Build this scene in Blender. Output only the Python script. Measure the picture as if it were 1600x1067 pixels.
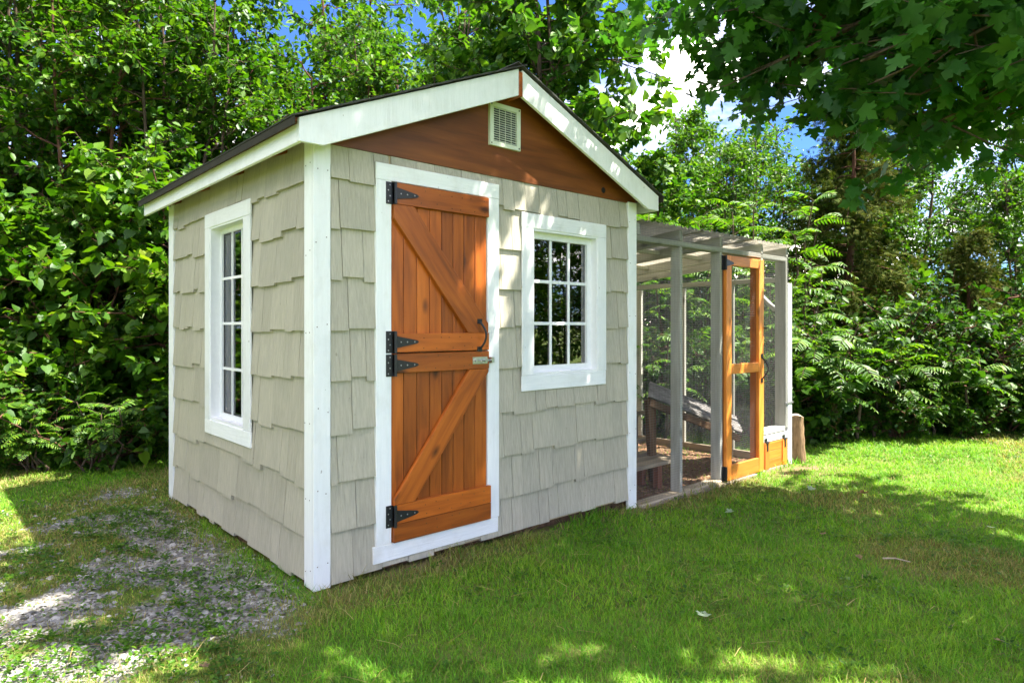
import bpy, bmesh, math, random
import numpy as np
from mathutils import Vector, Matrix

for _o in list(bpy.data.objects):
    bpy.data.objects.remove(_o, do_unlink=True)
scene = bpy.context.scene
COL = scene.collection
PI = math.pi

# ------------------------------------------------------------------ camera
CAM = Vector((-1.391, -2.940, 1.24))
HEAD = math.radians(41.95)                       # heading from +Y towards +X
cam_data = bpy.data.cameras.new('camera')
cam = bpy.data.objects.new('camera', cam_data)
COL.objects.link(cam)
cam.location = CAM
cam.rotation_euler = (PI / 2, 0, -HEAD)
cam_data.sensor_width = 36.0
cam_data.lens = 36.0 * 1038.0 / 1600.0
cam_data.shift_y = -22.5 / 1600.0
cam_data.clip_start = 0.05
cam_data.clip_end = 2000
scene.camera = cam

# ------------------------------------------------------------------ sky and sun
SUN_EL, SUN_ROT = math.radians(62), math.radians(141)
SUN_DIR = Vector((math.sin(SUN_ROT) * math.cos(SUN_EL), math.cos(SUN_ROT) * math.cos(SUN_EL), math.sin(SUN_EL)))
world = bpy.data.worlds.new('World')
scene.world = world
world.use_nodes = True
wn, wl = world.node_tree.nodes, world.node_tree.links
wn.clear()
w_out = wn.new('ShaderNodeOutputWorld')
w_bg = wn.new('ShaderNodeBackground')
w_bg.inputs['Strength'].default_value = 0.10
sky = wn.new('ShaderNodeTexSky')
sky.sky_type = 'NISHITA'
sky.sun_disc = False
sky.sun_elevation = SUN_EL
sky.sun_rotation = SUN_ROT
sky.air_density = 1.0
sky.dust_density = 0.3
sky.ozone_density = 2.0
w_tc = wn.new('ShaderNodeTexCoord')
w_map = wn.new('ShaderNodeMapping')
w_map.inputs['Scale'].default_value = (1, 1, 2.2)
w_map.inputs['Location'].default_value = (7.115, 7.771, 1.718)
w_noise = wn.new('ShaderNodeTexNoise')
w_noise.inputs['Scale'].default_value = 3.2
w_noise.inputs['Detail'].default_value = 7
w_noise.inputs['Roughness'].default_value = 0.55
w_ramp = wn.new('ShaderNodeValToRGB')
w_ramp.color_ramp.elements[0].position = 0.47
w_ramp.color_ramp.elements[1].position = 0.70
w_mid = w_ramp.color_ramp.elements.new(0.555)
w_mid.color = (0.06, 0.06, 0.06, 1)
w_hsv = wn.new('ShaderNodeHueSaturation')
w_hsv.inputs['Saturation'].default_value = 1.0
w_mix = wn.new('ShaderNodeMix')
w_mix.data_type = 'RGBA'
w_mix.inputs[7].default_value = (20.5, 18.4, 15.0, 1)
w_mul = wn.new('ShaderNodeMix')
w_mul.data_type = 'RGBA'
w_mul.blend_type = 'MULTIPLY'
w_mul.inputs[0].default_value = 1.0
w_mul.inputs[7].default_value = (0.10, 0.155, 0.27, 1)
wl.new(w_tc.outputs['Generated'], w_map.inputs['Vector'])
wl.new(w_map.outputs['Vector'], w_noise.inputs['Vector'])
wl.new(w_noise.outputs['Fac'], w_ramp.inputs['Fac'])
wl.new(sky.outputs['Color'], w_hsv.inputs['Color'])
wl.new(w_ramp.outputs['Color'], w_mix.inputs[0])
wl.new(w_hsv.outputs['Color'], w_mul.inputs[6])
wl.new(w_mul.outputs[2], w_mix.inputs[6])
wl.new(w_mix.outputs[2], w_bg.inputs['Color'])
wl.new(w_bg.outputs['Background'], w_out.inputs['Surface'])

sun_data = bpy.data.lights.new('sun', 'SUN')
sun_data.energy = 2.0
sun_data.angle = math.radians(0.53)
sun_data.color = (1.0, 0.95, 0.86)
sun = bpy.data.objects.new('sun', sun_data)
COL.objects.link(sun)
sun.location = (6, -8, 12)
sun.rotation_euler = SUN_DIR.to_track_quat('Z', 'Y').to_euler()

scene.render.engine = 'CYCLES'
scene.view_settings.view_transform = 'Standard'
scene.view_settings.look = 'None'
scene.view_settings.gamma = 1.0
scene.view_settings.use_curve_mapping = False
scene.view_settings.exposure = 3.55
scene.cycles.max_bounces = 8
scene.cycles.diffuse_bounces = 4
scene.cycles.glossy_bounces = 3
scene.cycles.transmission_bounces = 5
scene.cycles.transparent_max_bounces = 12
scene.cycles.caustics_reflective = False
scene.cycles.caustics_refractive = False
scene.cycles.sample_clamp_indirect = 6.0

# ------------------------------------------------------------------ frame helpers
RV = np.array([math.cos(HEAD), -math.sin(HEAD)])
FV = np.array([math.sin(HEAD), math.cos(HEAD)])


def W(X, Z):
    """ground position X metres right of and Z metres ahead of the standpoint"""
    p = np.array([CAM.x, CAM.y]) + RV * X + FV * Z
    return float(p[0]), float(p[1])


def _hash(ix, iy, seed):
    h = (ix * 374761393 + iy * 668265263 + seed * 974634777) & 0x7fffffff
    h = ((h ^ (h >> 13)) * 1274126177) & 0x7fffffff
    return ((h ^ (h >> 16)) & 0xffff) / 65535.0


def vnoise(x, y, seed=0):
    x = np.asarray(x, float); y = np.asarray(y, float)
    ix = np.floor(x).astype(np.int64); iy = np.floor(y).astype(np.int64)
    fx = x - ix; fy = y - iy
    fx = fx * fx * (3 - 2 * fx); fy = fy * fy * (3 - 2 * fy)
    a = _hash(ix, iy, seed); b = _hash(ix + 1, iy, seed)
    c = _hash(ix, iy + 1, seed); d = _hash(ix + 1, iy + 1, seed)
    return (a * (1 - fx) + b * fx) * (1 - fy) + (c * (1 - fx) + d * fx) * fy


def fbm(x, y, seed=0, oct=4):
    s = 0; a = 0.5; t = 0
    for k in range(oct):
        s = s + a * vnoise(x * 2 ** k, y * 2 ** k, seed + k); t += a; a *= 0.5
    return s / t


def sstep(a, b, x):
    t = np.clip((np.asarray(x, float) - a) / (b - a), 0, 1)
    return t * t * (3 - 2 * t)


# ------------------------------------------------------------------ object helpers
def tag(o, label=None, cat=None, group=None, kind=None):
    if label: o['label'] = label
    if cat: o['category'] = cat
    if group: o['group'] = group
    if kind: o['kind'] = kind
    return o


def mesh_np(name, verts, faces, smooth=False):
    """faces: list of (n,k) int arrays"""
    me = bpy.data.meshes.new(name)
    verts = np.ascontiguousarray(verts, np.float32)
    if not isinstance(faces, list): faces = [faces]
    faces = [np.asarray(f, np.int32) for f in faces if len(f)]
    loops = np.concatenate([f.ravel() for f in faces])
    tot = np.concatenate([np.full(len(f), f.shape[1], np.int32) for f in faces])
    start = np.concatenate([[0], np.cumsum(tot)[:-1]]).astype(np.int32)
    me.vertices.add(len(verts)); me.vertices.foreach_set('co', verts.ravel())
    me.loops.add(len(loops)); me.loops.foreach_set('vertex_index', loops)
    me.polygons.add(len(tot)); me.polygons.foreach_set('loop_start', start)
    me.polygons.foreach_set('loop_total', tot)
    if smooth:
        me.polygons.foreach_set('use_smooth', np.ones(len(tot), bool))
    me.update(calc_edges=True)
    return me


ORG = {}


def link(o, parent=None, loc=(0, 0, 0)):
    """link with a world position; parents are never rotated or scaled"""
    COL.objects.link(o)
    loc = Vector(loc)
    if parent is not None:
        o.parent = parent
        o.location = loc - ORG[parent.name]
    else:
        o.location = loc
    ORG[o.name] = loc
    return o


def empty(name, loc):
    o = bpy.data.objects.new(name, None)
    o.empty_display_size = 0.1
    return link(o, None, loc)


def bm_obj(name, bm, mat, parent=None, loc=(0, 0, 0), smooth=False):
    me = bpy.data.meshes.new(name)
    bm.normal_update()
    bm.to_mesh(me); bm.free()
    if smooth:
        for p in me.polygons: p.use_smooth = True
    me.materials.append(mat)
    return link(bpy.data.objects.new(name, me), parent, loc)


def add_box(bm, x0, x1, y0, y1, z0, z1):
    vs = [bm.verts.new(p) for p in ((x0, y0, z0), (x1, y0, z0), (x1, y1, z0), (x0, y1, z0),
                                    (x0, y0, z1), (x1, y0, z1), (x1, y1, z1), (x0, y1, z1))]
    for f in ((0, 3, 2, 1), (4, 5, 6, 7), (0, 1, 5, 4), (1, 2, 6, 5), (2, 3, 7, 6), (3, 0, 4, 7)):
        bm.faces.new([vs[i] for i in f])
    return vs


def box(name, parent, x0, x1, y0, y1, z0, z1, mat, bevel=0.0, loc=None):
    """axis aligned board in world coordinates, origin at its centre"""
    c = Vector(((x0 + x1) / 2, (y0 + y1) / 2, (z0 + z1) / 2))
    bm = bmesh.new()
    add_box(bm, x0 - c.x, x1 - c.x, y0 - c.y, y1 - c.y, z0 - c.z, z1 - c.z)
    if bevel:
        bmesh.ops.bevel(bm, geom=bm.edges[:], offset=bevel, segments=1, affect='EDGES')
    return bm_obj(name, bm, mat, parent, c)


def frame_axes(p0, p1, normal):
    z = (Vector(p1) - Vector(p0)).normalized()
    y = Vector(normal); y = (y - z * y.dot(z)).normalized()
    x = y.cross(z)
    return x, y, z


def board(name, parent, p0, p1, width, thick, normal, mat, bevel=0.002):
    """board with its length along local Z (grain), width along local X, normal along local Y"""
    p0, p1 = Vector(p0), Vector(p1)
    x, y, z = frame_axes(p0, p1, normal)
    L = (p1 - p0).length
    bm = bmesh.new()
    add_box(bm, -width / 2, width / 2, -thick / 2, thick / 2, -L / 2, L / 2)
    if bevel:
        bmesh.ops.bevel(bm, geom=bm.edges[:], offset=bevel, segments=1, affect='EDGES')
    o = bm_obj(name, bm, mat, parent, (p0 + p1) / 2)
    o.rotation_euler = Matrix((x, y, z)).transposed().to_euler()
    return o


def prism_xz(name, parent, poly, y0, y1, mat, along=None, bevel=0.0015):
    """polygon in the x-z plane extruded from y0 to y1; local Z follows `along`"""
    cx = sum(p[0] for p in poly) / len(poly); cz = sum(p[1] for p in poly) / len(poly)
    ang = 0.0
    if along is not None:
        ang = math.atan2(along[0], along[1])          # rotation about Y taking Z to along
    ca, sa = math.cos(ang), math.sin(ang)
    cy = (y0 + y1) / 2
    bm = bmesh.new()
    lo, hi = [], []
    for (px, pz) in poly:
        dx, dz = px - cx, pz - cz
        lx = dx * ca - dz * sa; lz = dx * sa + dz * ca
        lo.append(bm.verts.new((lx, y0 - cy, lz))); hi.append(bm.verts.new((lx, y1 - cy, lz)))
    n = len(poly)
    bm.faces.new(lo); bm.faces.new(hi[::-1])
    for i in range(n):
        bm.faces.new((lo[i], hi[i], hi[(i + 1) % n], lo[(i + 1) % n]))
    bmesh.ops.recalc_face_normals(bm, faces=bm.faces[:])
    if bevel:
        bmesh.ops.bevel(bm, geom=bm.edges[:], offset=bevel, segments=1, affect='EDGES')
    o = bm_obj(name, bm, mat, parent, (cx, cy, cz))
    o.rotation_euler = (0, ang, 0)
    return o


def add_cyl(bm, p0, p1, r0, r1, n=10, caps=True):
    p0, p1 = Vector(p0), Vector(p1)
    z = (p1 - p0).normalized()
    x = z.orthogonal().normalized(); y = z.cross(x)
    a = [bm.verts.new(p0 + (x * math.cos(2 * PI * i / n) + y * math.sin(2 * PI * i / n)) * r0) for i in range(n)]
    b = [bm.verts.new(p1 + (x * math.cos(2 * PI * i / n) + y * math.sin(2 * PI * i / n)) * r1) for i in range(n)]
    for i in range(n):
        bm.faces.new((a[i], a[(i + 1) % n], b[(i + 1) % n], b[i]))
    if caps:
        bm.faces.new(a[::-1]); bm.faces.new(b)


def tube_np(pts, radii, sides=6):
    pts = np.asarray(pts, float); n = len(pts)
    d = np.gradient(pts, axis=0)
    d /= np.linalg.norm(d, axis=1)[:, None] + 1e-9
    ref = np.array([0.31, 0.17, 0.93]) if abs(d[0][2]) < 0.8 else np.array([1.0, 0.1, 0])
    x = np.cross(d, ref); x /= np.linalg.norm(x, axis=1)[:, None] + 1e-9
    y = np.cross(d, x)
    a = np.arange(sides) * 2 * PI / sides
    ring = x[:, None, :] * np.cos(a)[None, :, None] + y[:, None, :] * np.sin(a)[None, :, None]
    v = pts[:, None, :] + ring * np.asarray(radii, float)[:, None, None]
    f = []
    for i in range(n - 1):
        for j in range(sides):
            k = (j + 1) % sides
            f.append((i * sides + j, i * sides + k, (i + 1) * sides + k, (i + 1) * sides + j))
    return v.reshape(-1, 3), np.array(f, np.int32)


class Geo:
    def __init__(self):
        self.v, self.f, self.n = [], {}, 0

    def add(self, v, f):
        v = np.asarray(v, float).reshape(-1, 3); f = np.asarray(f, np.int64)
        self.f.setdefault(f.shape[1], []).append(f + self.n)
        self.v.append(v); self.n += len(v)

    def mesh(self, name, smooth=False):
        return mesh_np(name, np.concatenate(self.v), [np.concatenate(x) for x in self.f.values()], smooth)


# ------------------------------------------------------------------ materials
def new_mat(name):
    m = bpy.data.materials.new(name); m.use_nodes = True
    nt = m.node_tree
    b = nt.nodes['Principled BSDF']
    return m, nt.nodes, nt.links, b


def N(nodes, typ, **kw):
    n = nodes.new(typ)
    for k, v in kw.items():
        if k in ('operation', 'data_type', 'blend_type', 'attribute_name', 'feature', 'noise_dimensions', 'musgrave_type'):
            setattr(n, k, v)
        else:
            n.inputs[k].default_value = v
    return n


def ramp(nodes, stops):
    r = nodes.new('ShaderNodeValToRGB')
    el = r.color_ramp.elements
    el[0].position, el[0].color = stops[0][0], (*stops[0][1], 1)
    el[1].position, el[1].color = stops[-1][0], (*stops[-1][1], 1)
    for p, c in stops[1:-1]:
        e = el.new(p); e.color = (*c, 1)
    return r


def coords(nodes, links, kind='Object', scale=(1, 1, 1), jitter=True):
    """texture coordinates, shifted per object so that no two pieces show the same grain"""
    if kind == 'World':
        src = nodes.new('ShaderNodeNewGeometry').outputs['Position']
    else:
        src = nodes.new('ShaderNodeTexCoord').outputs[kind]
    mp = nodes.new('ShaderNodeMapping')
    mp.inputs['Scale'].default_value = scale
    if jitter:
        oi = nodes.new('ShaderNodeObjectInfo')
        ml = N(nodes, 'ShaderNodeMath', operation='MULTIPLY'); ml.inputs[1].default_value = 37.0
        links.new(oi.outputs['Random'], ml.inputs[0])
        ad = N(nodes, 'ShaderNodeVectorMath', operation='ADD')
        links.new(src, ad.inputs[0]); links.new(ml.outputs[0], ad.inputs[1])
        links.new(ad.outputs[0], mp.inputs['Vector'])
    else:
        links.new(src, mp.inputs['Vector'])
    return mp.outputs['Vector']


def mix_rgb(nodes, links, fac, a, b, blend='MIX'):
    m = nodes.new('ShaderNodeMix'); m.data_type = 'RGBA'; m.blend_type = blend
    for sock, v in ((m.inputs[0], fac), (m.inputs[6], a), (m.inputs[7], b)):
        if isinstance(v, (int, float)): sock.default_value = v
        elif isinstance(v, tuple): sock.default_value = (*v, 1)
        else: links.new(v, sock)
    return m.outputs[2]


def bump(nodes, links, height, strength, dist, bsdf):
    b = nodes.new('ShaderNodeBump')
    b.inputs['Strength'].default_value = strength
    b.inputs['Distance'].default_value = dist
    links.new(height, b.inputs['Height'])
    links.new(b.outputs['Normal'], bsdf.inputs['Normal'])


def mat_wood(name, dark, mid, light, rough=0.45, knots=True, spec=0.4, bumpd=0.0012, streak=1.0):
    """stained or bare timber, grain along local Z"""
    m, n, l, b = new_mat(name)
    v = coords(n, l, 'Object', (1, 1, 0.07))
    g = N(n, 'ShaderNodeTexNoise', Scale=34.0, Detail=6.0, Roughness=0.62, Distortion=0.6); l.new(v, g.inputs['Vector'])
    v2 = coords(n, l, 'Object', (1, 1, 0.16))
    g2 = N(n, 'ShaderNodeTexNoise', Scale=9.0, Detail=3.0, Roughness=0.5, Distortion=1.2); l.new(v2, g2.inputs['Vector'])
    ad = N(n, 'ShaderNodeMath', operation='MULTIPLY_ADD'); ad.inputs[1].default_value = 0.55 * streak
    l.new(g2.outputs['Fac'], ad.inputs[0])
    ml = N(n, 'ShaderNodeMath', operation='MULTIPLY'); ml.inputs[1].default_value = 0.45
    l.new(g.outputs['Fac'], ml.inputs[0]); l.new(ml.outputs[0], ad.inputs[2])
    r = ramp(n, [(0.34, dark), (0.5, mid), (0.68, light)])
    l.new(ad.outputs[0], r.inputs['Fac'])
    col = r.outputs['Color']
    if knots:
        v3 = coords(n, l, 'Object', (1, 1, 0.45))
        k = N(n, 'ShaderNodeTexVoronoi', Scale=5.5); l.new(v3, k.inputs['Vector'])
        kr = ramp(n, [(0.05, (1, 1, 1)), (0.14, (0, 0, 0))]); l.new(k.outputs['Distance'], kr.inputs['Fac'])
        col = mix_rgb(n, l, kr.outputs['Color'], col, tuple(c * 0.45 for c in dark))
    oi = n.new('ShaderNodeObjectInfo')
    hs = n.new('ShaderNodeHueSaturation')
    mr = n.new('ShaderNodeMapRange'); mr.inputs['To Min'].default_value = 0.68; mr.inputs['To Max'].default_value = 1.22
    l.new(oi.outputs['Random'], mr.inputs['Value']); l.new(mr.outputs['Result'], hs.inputs['Value'])
    l.new(col, hs.inputs['Color']); l.new(hs.outputs['Color'], b.inputs['Base Color'])
    b.inputs['Roughness'].default_value = rough
    b.inputs['Specular IOR Level'].default_value = spec
    bump(n, l, ad.outputs[0], 0.5, bumpd * 3, b)
    return m


def mat_paint(name, col, grain=(70, 70, 5), var=0.05, dirt=(0.35, 0.33, 0.26), dirt_amt=0.25, rough=0.5, bd=0.003, objvar=0.06, moss=False):
    """paint on rough sawn timber, grain running along world Z unless told otherwise"""
    m, n, l, b = new_mat(name)
    v = coords(n, l, 'World', tuple(g / 10 for g in grain))
    g = N(n, 'ShaderNodeTexNoise', Scale=10.0, Detail=5.0, Roughness=0.65, Distortion=0.35); l.new(v, g.inputs['Vector'])
    v2 = coords(n, l, 'World', (1, 1, 0.6), jitter=False)
    d = N(n, 'ShaderNodeTexNoise', Scale=5.0, Detail=6.0, Roughness=0.7); l.new(v2, d.inputs['Vector'])
    dr = ramp(n, [(0.50, (0, 0, 0)), (0.78, (1, 1, 1))]); l.new(d.outputs['Fac'], dr.inputs['Fac'])
    dm = N(n, 'ShaderNodeMath', operation='MULTIPLY'); dm.inputs[1].default_value = dirt_amt
    l.new(dr.outputs['Color'], dm.inputs[0])
    base = ramp(n, [(0.3, tuple(c * (1 - var) for c in col)), (0.7, tuple(min(1, c * (1 + var)) for c in col))])
    l.new(g.outputs['Fac'], base.inputs['Fac'])
    c1 = mix_rgb(n, l, dm.outputs[0], base.outputs['Color'], dirt)
    # flecks where the paint has chipped
    fl = N(n, 'ShaderNodeTexNoise', Scale=38.0, Detail=2.0, Roughness=0.5); l.new(v2, fl.inputs['Vector'])
    fr = ramp(n, [(0.755, (0, 0, 0)), (0.775, (1, 1, 1))]); l.new(fl.outputs['Fac'], fr.inputs['Fac'])
    fm = N(n, 'ShaderNodeMath', operation='MULTIPLY'); fm.inputs[1].default_value = 0.6
    l.new(fr.outputs['Color'], fm.inputs[0])
    c2 = mix_rgb(n, l, fm.outputs[0], c1, (0.22, 0.19, 0.14))
    oi = n.new('ShaderNodeObjectInfo'); hs = n.new('ShaderNodeHueSaturation')
    mr = n.new('ShaderNodeMapRange'); mr.inputs['To Min'].default_value = 1 - objvar; mr.inputs['To Max'].default_value = 1 + objvar
    l.new(oi.outputs['Random'], mr.inputs['Value']); l.new(mr.outputs['Result'], hs.inputs['Value'])
    l.new(c2, hs.inputs['Color']); l.new(hs.outputs['Color'], b.inputs['Base Color'])
    b.inputs['Roughness'].default_value = rough
    b.inputs['Specular IOR Level'].default_value = 0.35
    bump(n, l, g.outputs['Fac'], 0.7, bd, b)
    return m


def mat_plain(name, col, rough=0.5, metal=0.0, spec=0.5, noise=0.15, scale=30.0, bd=0.0):
    m, n, l, b = new_mat(name)
    v = coords(n, l, 'Object', (1, 1, 1))
    g = N(n, 'ShaderNodeTexNoise', Scale=scale, Detail=4.0, Roughness=0.6); l.new(v, g.inputs['Vector'])
    r = ramp(n, [(0.3, tuple(c * (1 - noise) for c in col)), (0.7, tuple(min(1, c * (1 + noise)) for c in col))])
    l.new(g.outputs['Fac'], r.inputs['Fac']); l.new(r.outputs['Color'], b.inputs['Base Color'])
    b.inputs['Roughness'].default_value = rough; b.inputs['Metallic'].default_value = metal
    b.inputs['Specular IOR Level'].default_value = spec
    if bd: bump(n, l, g.outputs['Fac'], 0.6, bd, b)
    return m


def mat_leaf(name, stops, trans=0.45, rough=0.45, tcol=(1.25, 1.3, 0.5), spec=0.35, var_scale=0.9):
    """leaf blades: colour varies leaf by leaf, light passes through"""
    m, n, l, b = new_mat(name)
    geo = n.new('ShaderNodeNewGeometry')
    nz = N(n, 'ShaderNodeTexNoise', Scale=var_scale, Detail=2.0)
    l.new(geo.outputs['Position'], nz.inputs['Vector'])
    a = N(n, 'ShaderNodeMath', operation='MULTIPLY_ADD'); a.inputs[1].default_value = 0.62
    l.new(geo.outputs['Random Per Island'], a.inputs[0])
    s = N(n, 'ShaderNodeMath', operation='MULTIPLY'); s.inputs[1].default_value = 0.45
    l.new(nz.outputs['Fac'], s.inputs[0]); l.new(s.outputs[0], a.inputs[2])
    yl = stops[-1][1]
    r = ramp(n, stops + [(0.97, (yl[0] * 1.9, yl[1] * 1.25, yl[2] * 1.5))]); l.new(a.outputs[0], r.inputs['Fac'])
    l.new(r.outputs['Color'], b.inputs['Base Color'])
    b.inputs['Roughness'].default_value = rough
    b.inputs['Specular IOR Level'].default_value = spec
    t = n.new('ShaderNodeBsdfTranslucent')
    tc = mix_rgb(n, l, 1.0, r.outputs['Color'], tcol, 'MULTIPLY')
    l.new(tc, t.inputs['Color'])
    mx = n.new('ShaderNodeMixShader'); mx.inputs[0].default_value = trans
    l.new(b.outputs[0], mx.inputs[1]); l.new(t.outputs[0], mx.inputs[2])
    l.new(mx.outputs[0], n['Material Output'].inputs['Surface'])
    return m


M = {}
M['white'] = mat_paint('white_paint', (0.80, 0.81, 0.80), var=0.04, dirt=(0.46, 0.45, 0.36), dirt_amt=0.38, bd=0.004)
M['white_x'] = mat_paint('white_paint_lengthwise', (0.80, 0.81, 0.80), grain=(6, 6, 70), var=0.04, dirt=(0.46, 0.45, 0.36), dirt_amt=0.38, bd=0.004)
M['shingle'] = mat_paint('taupe_shingle_paint', (0.430, 0.395, 0.305), grain=(95, 95, 6), var=0.15, dirt=(0.30, 0.30, 0.22), dirt_amt=0.25, bd=0.011, objvar=0.075, rough=0.55)
M['vinyl'] = mat_plain('white_vinyl', (0.80, 0.81, 0.80), 0.35, noise=0.03)
M['stain'] = mat_wood('orange_stained_pine', (0.20, 0.046, 0.006), (0.38, 0.092, 0.009), (0.52, 0.140, 0.016), rough=0.42)
M['stain_fresh'] = mat_wood('bright_stained_cedar', (0.46, 0.135, 0.018), (0.62, 0.205, 0.030), (0.74, 0.28, 0.05), rough=0.45)
M['gable'] = mat_wood('brown_stained_plywood', (0.110, 0.030, 0.005), (0.185, 0.052, 0.008), (0.26, 0.080, 0.013), rough=0.5, knots=False)
M['rawwood'] = mat_wood('weathered_timber', (0.20, 0.16, 0.11), (0.34, 0.28, 0.20), (0.46, 0.39, 0.29), rough=0.8, spec=0.2)
M['greywood'] = mat_wood('grey_washed_timber', (0.34, 0.33, 0.28), (0.46, 0.45, 0.39), (0.58, 0.57, 0.51), rough=0.75, spec=0.2, knots=True)
M['darkwood'] = mat_wood('old_brown_timber', (0.06, 0.035, 0.02), (0.12, 0.07, 0.04), (0.2, 0.12, 0.07), rough=0.85, spec=0.15)
M['redwood'] = mat_wood('reddish_timber', (0.13, 0.05, 0.03), (0.22, 0.09, 0.055), (0.3, 0.14, 0.09), rough=0.8, spec=0.2)
M['ply'] = mat_wood('interior_sheathing', (0.36, 0.27, 0.15), (0.46, 0.35, 0.21), (0.54, 0.43, 0.28), rough=0.8, spec=0.2)
M['black'] = mat_plain('black_iron', (0.012, 0.012, 0.013), 0.42, 0.0, 0.5)
M['screw'] = mat_plain('screw_steel', (0.35, 0.35, 0.36), 0.35, 1.0)
M['zinc'] = mat_plain('zinc_plate', (0.55, 0.57, 0.55), 0.32, 1.0)
M['wire'] = mat_plain('galvanised_wire', (0.16, 0.16, 0.155), 0.6, 0.2)
M['asphalt'] = mat_plain('asphalt_shingle', (0.045, 0.043, 0.040), 0.9, noise=0.5, scale=220, bd=0.004)
M['drip'] = mat_plain('drip_edge', (0.035, 0.031, 0.020), 0.8, spec=0.2)
M['curtain'] = mat_plain('pale_curtain', (0.7, 0.72, 0.70), 0.9, noise=0.05)
M['sheet'] = mat_plain('corrugated_sheet', (0.42, 0.41, 0.38), 0.5, 0.0, noise=0.3, scale=9)
def _sheet():
    m, n, l, b = new_mat('corrugated_sheet')
    g = N(n, 'ShaderNodeTexNoise', Scale=7.0, Detail=5.0); l.new(coords(n, l, 'Object'), g.inputs['Vector'])
    r = ramp(n, [(0.3, (0.40, 0.37, 0.29)), (0.7, (0.58, 0.55, 0.46))]); l.new(g.outputs['Fac'], r.inputs['Fac'])
    l.new(r.outputs['Color'], b.inputs['Base Color']); b.inputs['Roughness'].default_value = 0.45
    t = n.new('ShaderNodeBsdfTranslucent'); l.new(r.outputs['Color'], t.inputs['Color'])
    mx = n.new('ShaderNodeMixShader'); mx.inputs[0].default_value = 0.45
    l.new(b.outputs[0], mx.inputs[1]); l.new(t.outputs[0], mx.inputs[2]); l.new(mx.outputs[0], n['Material Output'].inputs['Surface'])
    return m


M['sheet'] = _sheet()
M['dark_sheet'] = mat_plain('weathered_corrugated', (0.34, 0.32, 0.30), 0.7, noise=0.35, scale=12)
M['teal'] = mat_plain('plain_teal', (0.03, 0.14, 0.22), 0.4)


def mat_glass():
    m, n, l, b = new_mat('window_glass')
    n.remove(b)
    tr = n.new('ShaderNodeBsdfTransparent'); tr.inputs['Color'].default_value = (0.90, 0.94, 0.92, 1)
    gl = n.new('ShaderNodeBsdfGlossy'); gl.inputs['Roughness'].default_value = 0.015
    fr = n.new('ShaderNodeFresnel'); fr.inputs['IOR'].default_value = 2.9
    mx = n.new('ShaderNodeMixShader')
    l.new(fr.outputs[0], mx.inputs[0]); l.new(tr.outputs[0], mx.inputs[1]); l.new(gl.outputs[0], mx.inputs[2])
    l.new(mx.outputs[0], n['Material Output'].inputs['Surface'])
    return m


M['glass'] = mat_glass()


def mat_bark(name, dark, light, scale=18):
    m, n, l, b = new_mat(name)
    v = coords(n, l, 'Object', (1, 1, 0.18), jitter=False)
    g = N(n, 'ShaderNodeTexNoise', Scale=float(scale), Detail=6.0, Roughness=0.7, Distortion=0.5); l.new(v, g.inputs['Vector'])
    r = ramp(n, [(0.3, dark), (0.7, light)]); l.new(g.outputs['Fac'], r.inputs['Fac'])
    l.new(r.outputs['Color'], b.inputs['Base Color'])
    b.inputs['Roughness'].default_value = 0.9; b.inputs['Specular IOR Level'].default_value = 0.15
    bump(n, l, g.outputs['Fac'], 0.9, 0.02, b)
    return m


M['bark'] = mat_bark('grey_brown_bark', (0.045, 0.03, 0.02), (0.15, 0.11, 0.075))
M['bark_red'] = mat_bark('reddish_bark', (0.05, 0.025, 0.016), (0.16, 0.08, 0.05))
M['stumpbark'] = mat_bark('peeled_log', (0.08, 0.045, 0.022), (0.36, 0.24, 0.13), 26)
M['leaf_hazel'] = mat_leaf('hazel_leaf', [(0.15, (0.023, 0.079, 0.004)), (0.5, (0.054, 0.147, 0.006)), (0.85, (0.120, 0.225, 0.010))])
M['leaf_ash'] = mat_leaf('ash_leaf', [(0.15, (0.019, 0.070, 0.004)), (0.5, (0.045, 0.133, 0.006)), (0.85, (0.112, 0.217, 0.012))])
M['leaf_vine'] = mat_leaf('vine_leaf', [(0.15, (0.020, 0.076, 0.006)), (0.5, (0.046, 0.137, 0.009)), (0.85, (0.123, 0.236, 0.017))])
M['leaf_maple'] = mat_leaf('maple_leaf', [(0.15, (0.015, 0.064, 0.008)), (0.5, (0.034, 0.132, 0.013)), (0.85, (0.063, 0.190, 0.017))], trans=0.42)
M['leaf_sumac'] = mat_leaf('sumac_leaf', [(0.15, (0.033, 0.098, 0.007)), (0.5, (0.067, 0.172, 0.010)), (0.85, (0.157, 0.269, 0.014))])
M['leaf_dark'] = mat_leaf('undergrowth_leaf', [(0.15, (0.012, 0.046, 0.003)), (0.5, (0.029, 0.088, 0.006)), (0.85, (0.067, 0.144, 0.009))])
M['leaf_cedar'] = mat_leaf('cedar_spray', [(0.15, (0.021, 0.040, 0.006)), (0.5, (0.048, 0.075, 0.011)), (0.85, (0.115, 0.114, 0.024))], trans=0.2, rough=0.85, spec=0.08)
M['dead_leaf'] = mat_plain('dead_leaf', (0.30, 0.20, 0.10), 0.8, noise=0.4)
M['pale_leaf'] = mat_plain('pale_leaf_underside', (0.42, 0.52, 0.34), 0.7, noise=0.2)


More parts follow.
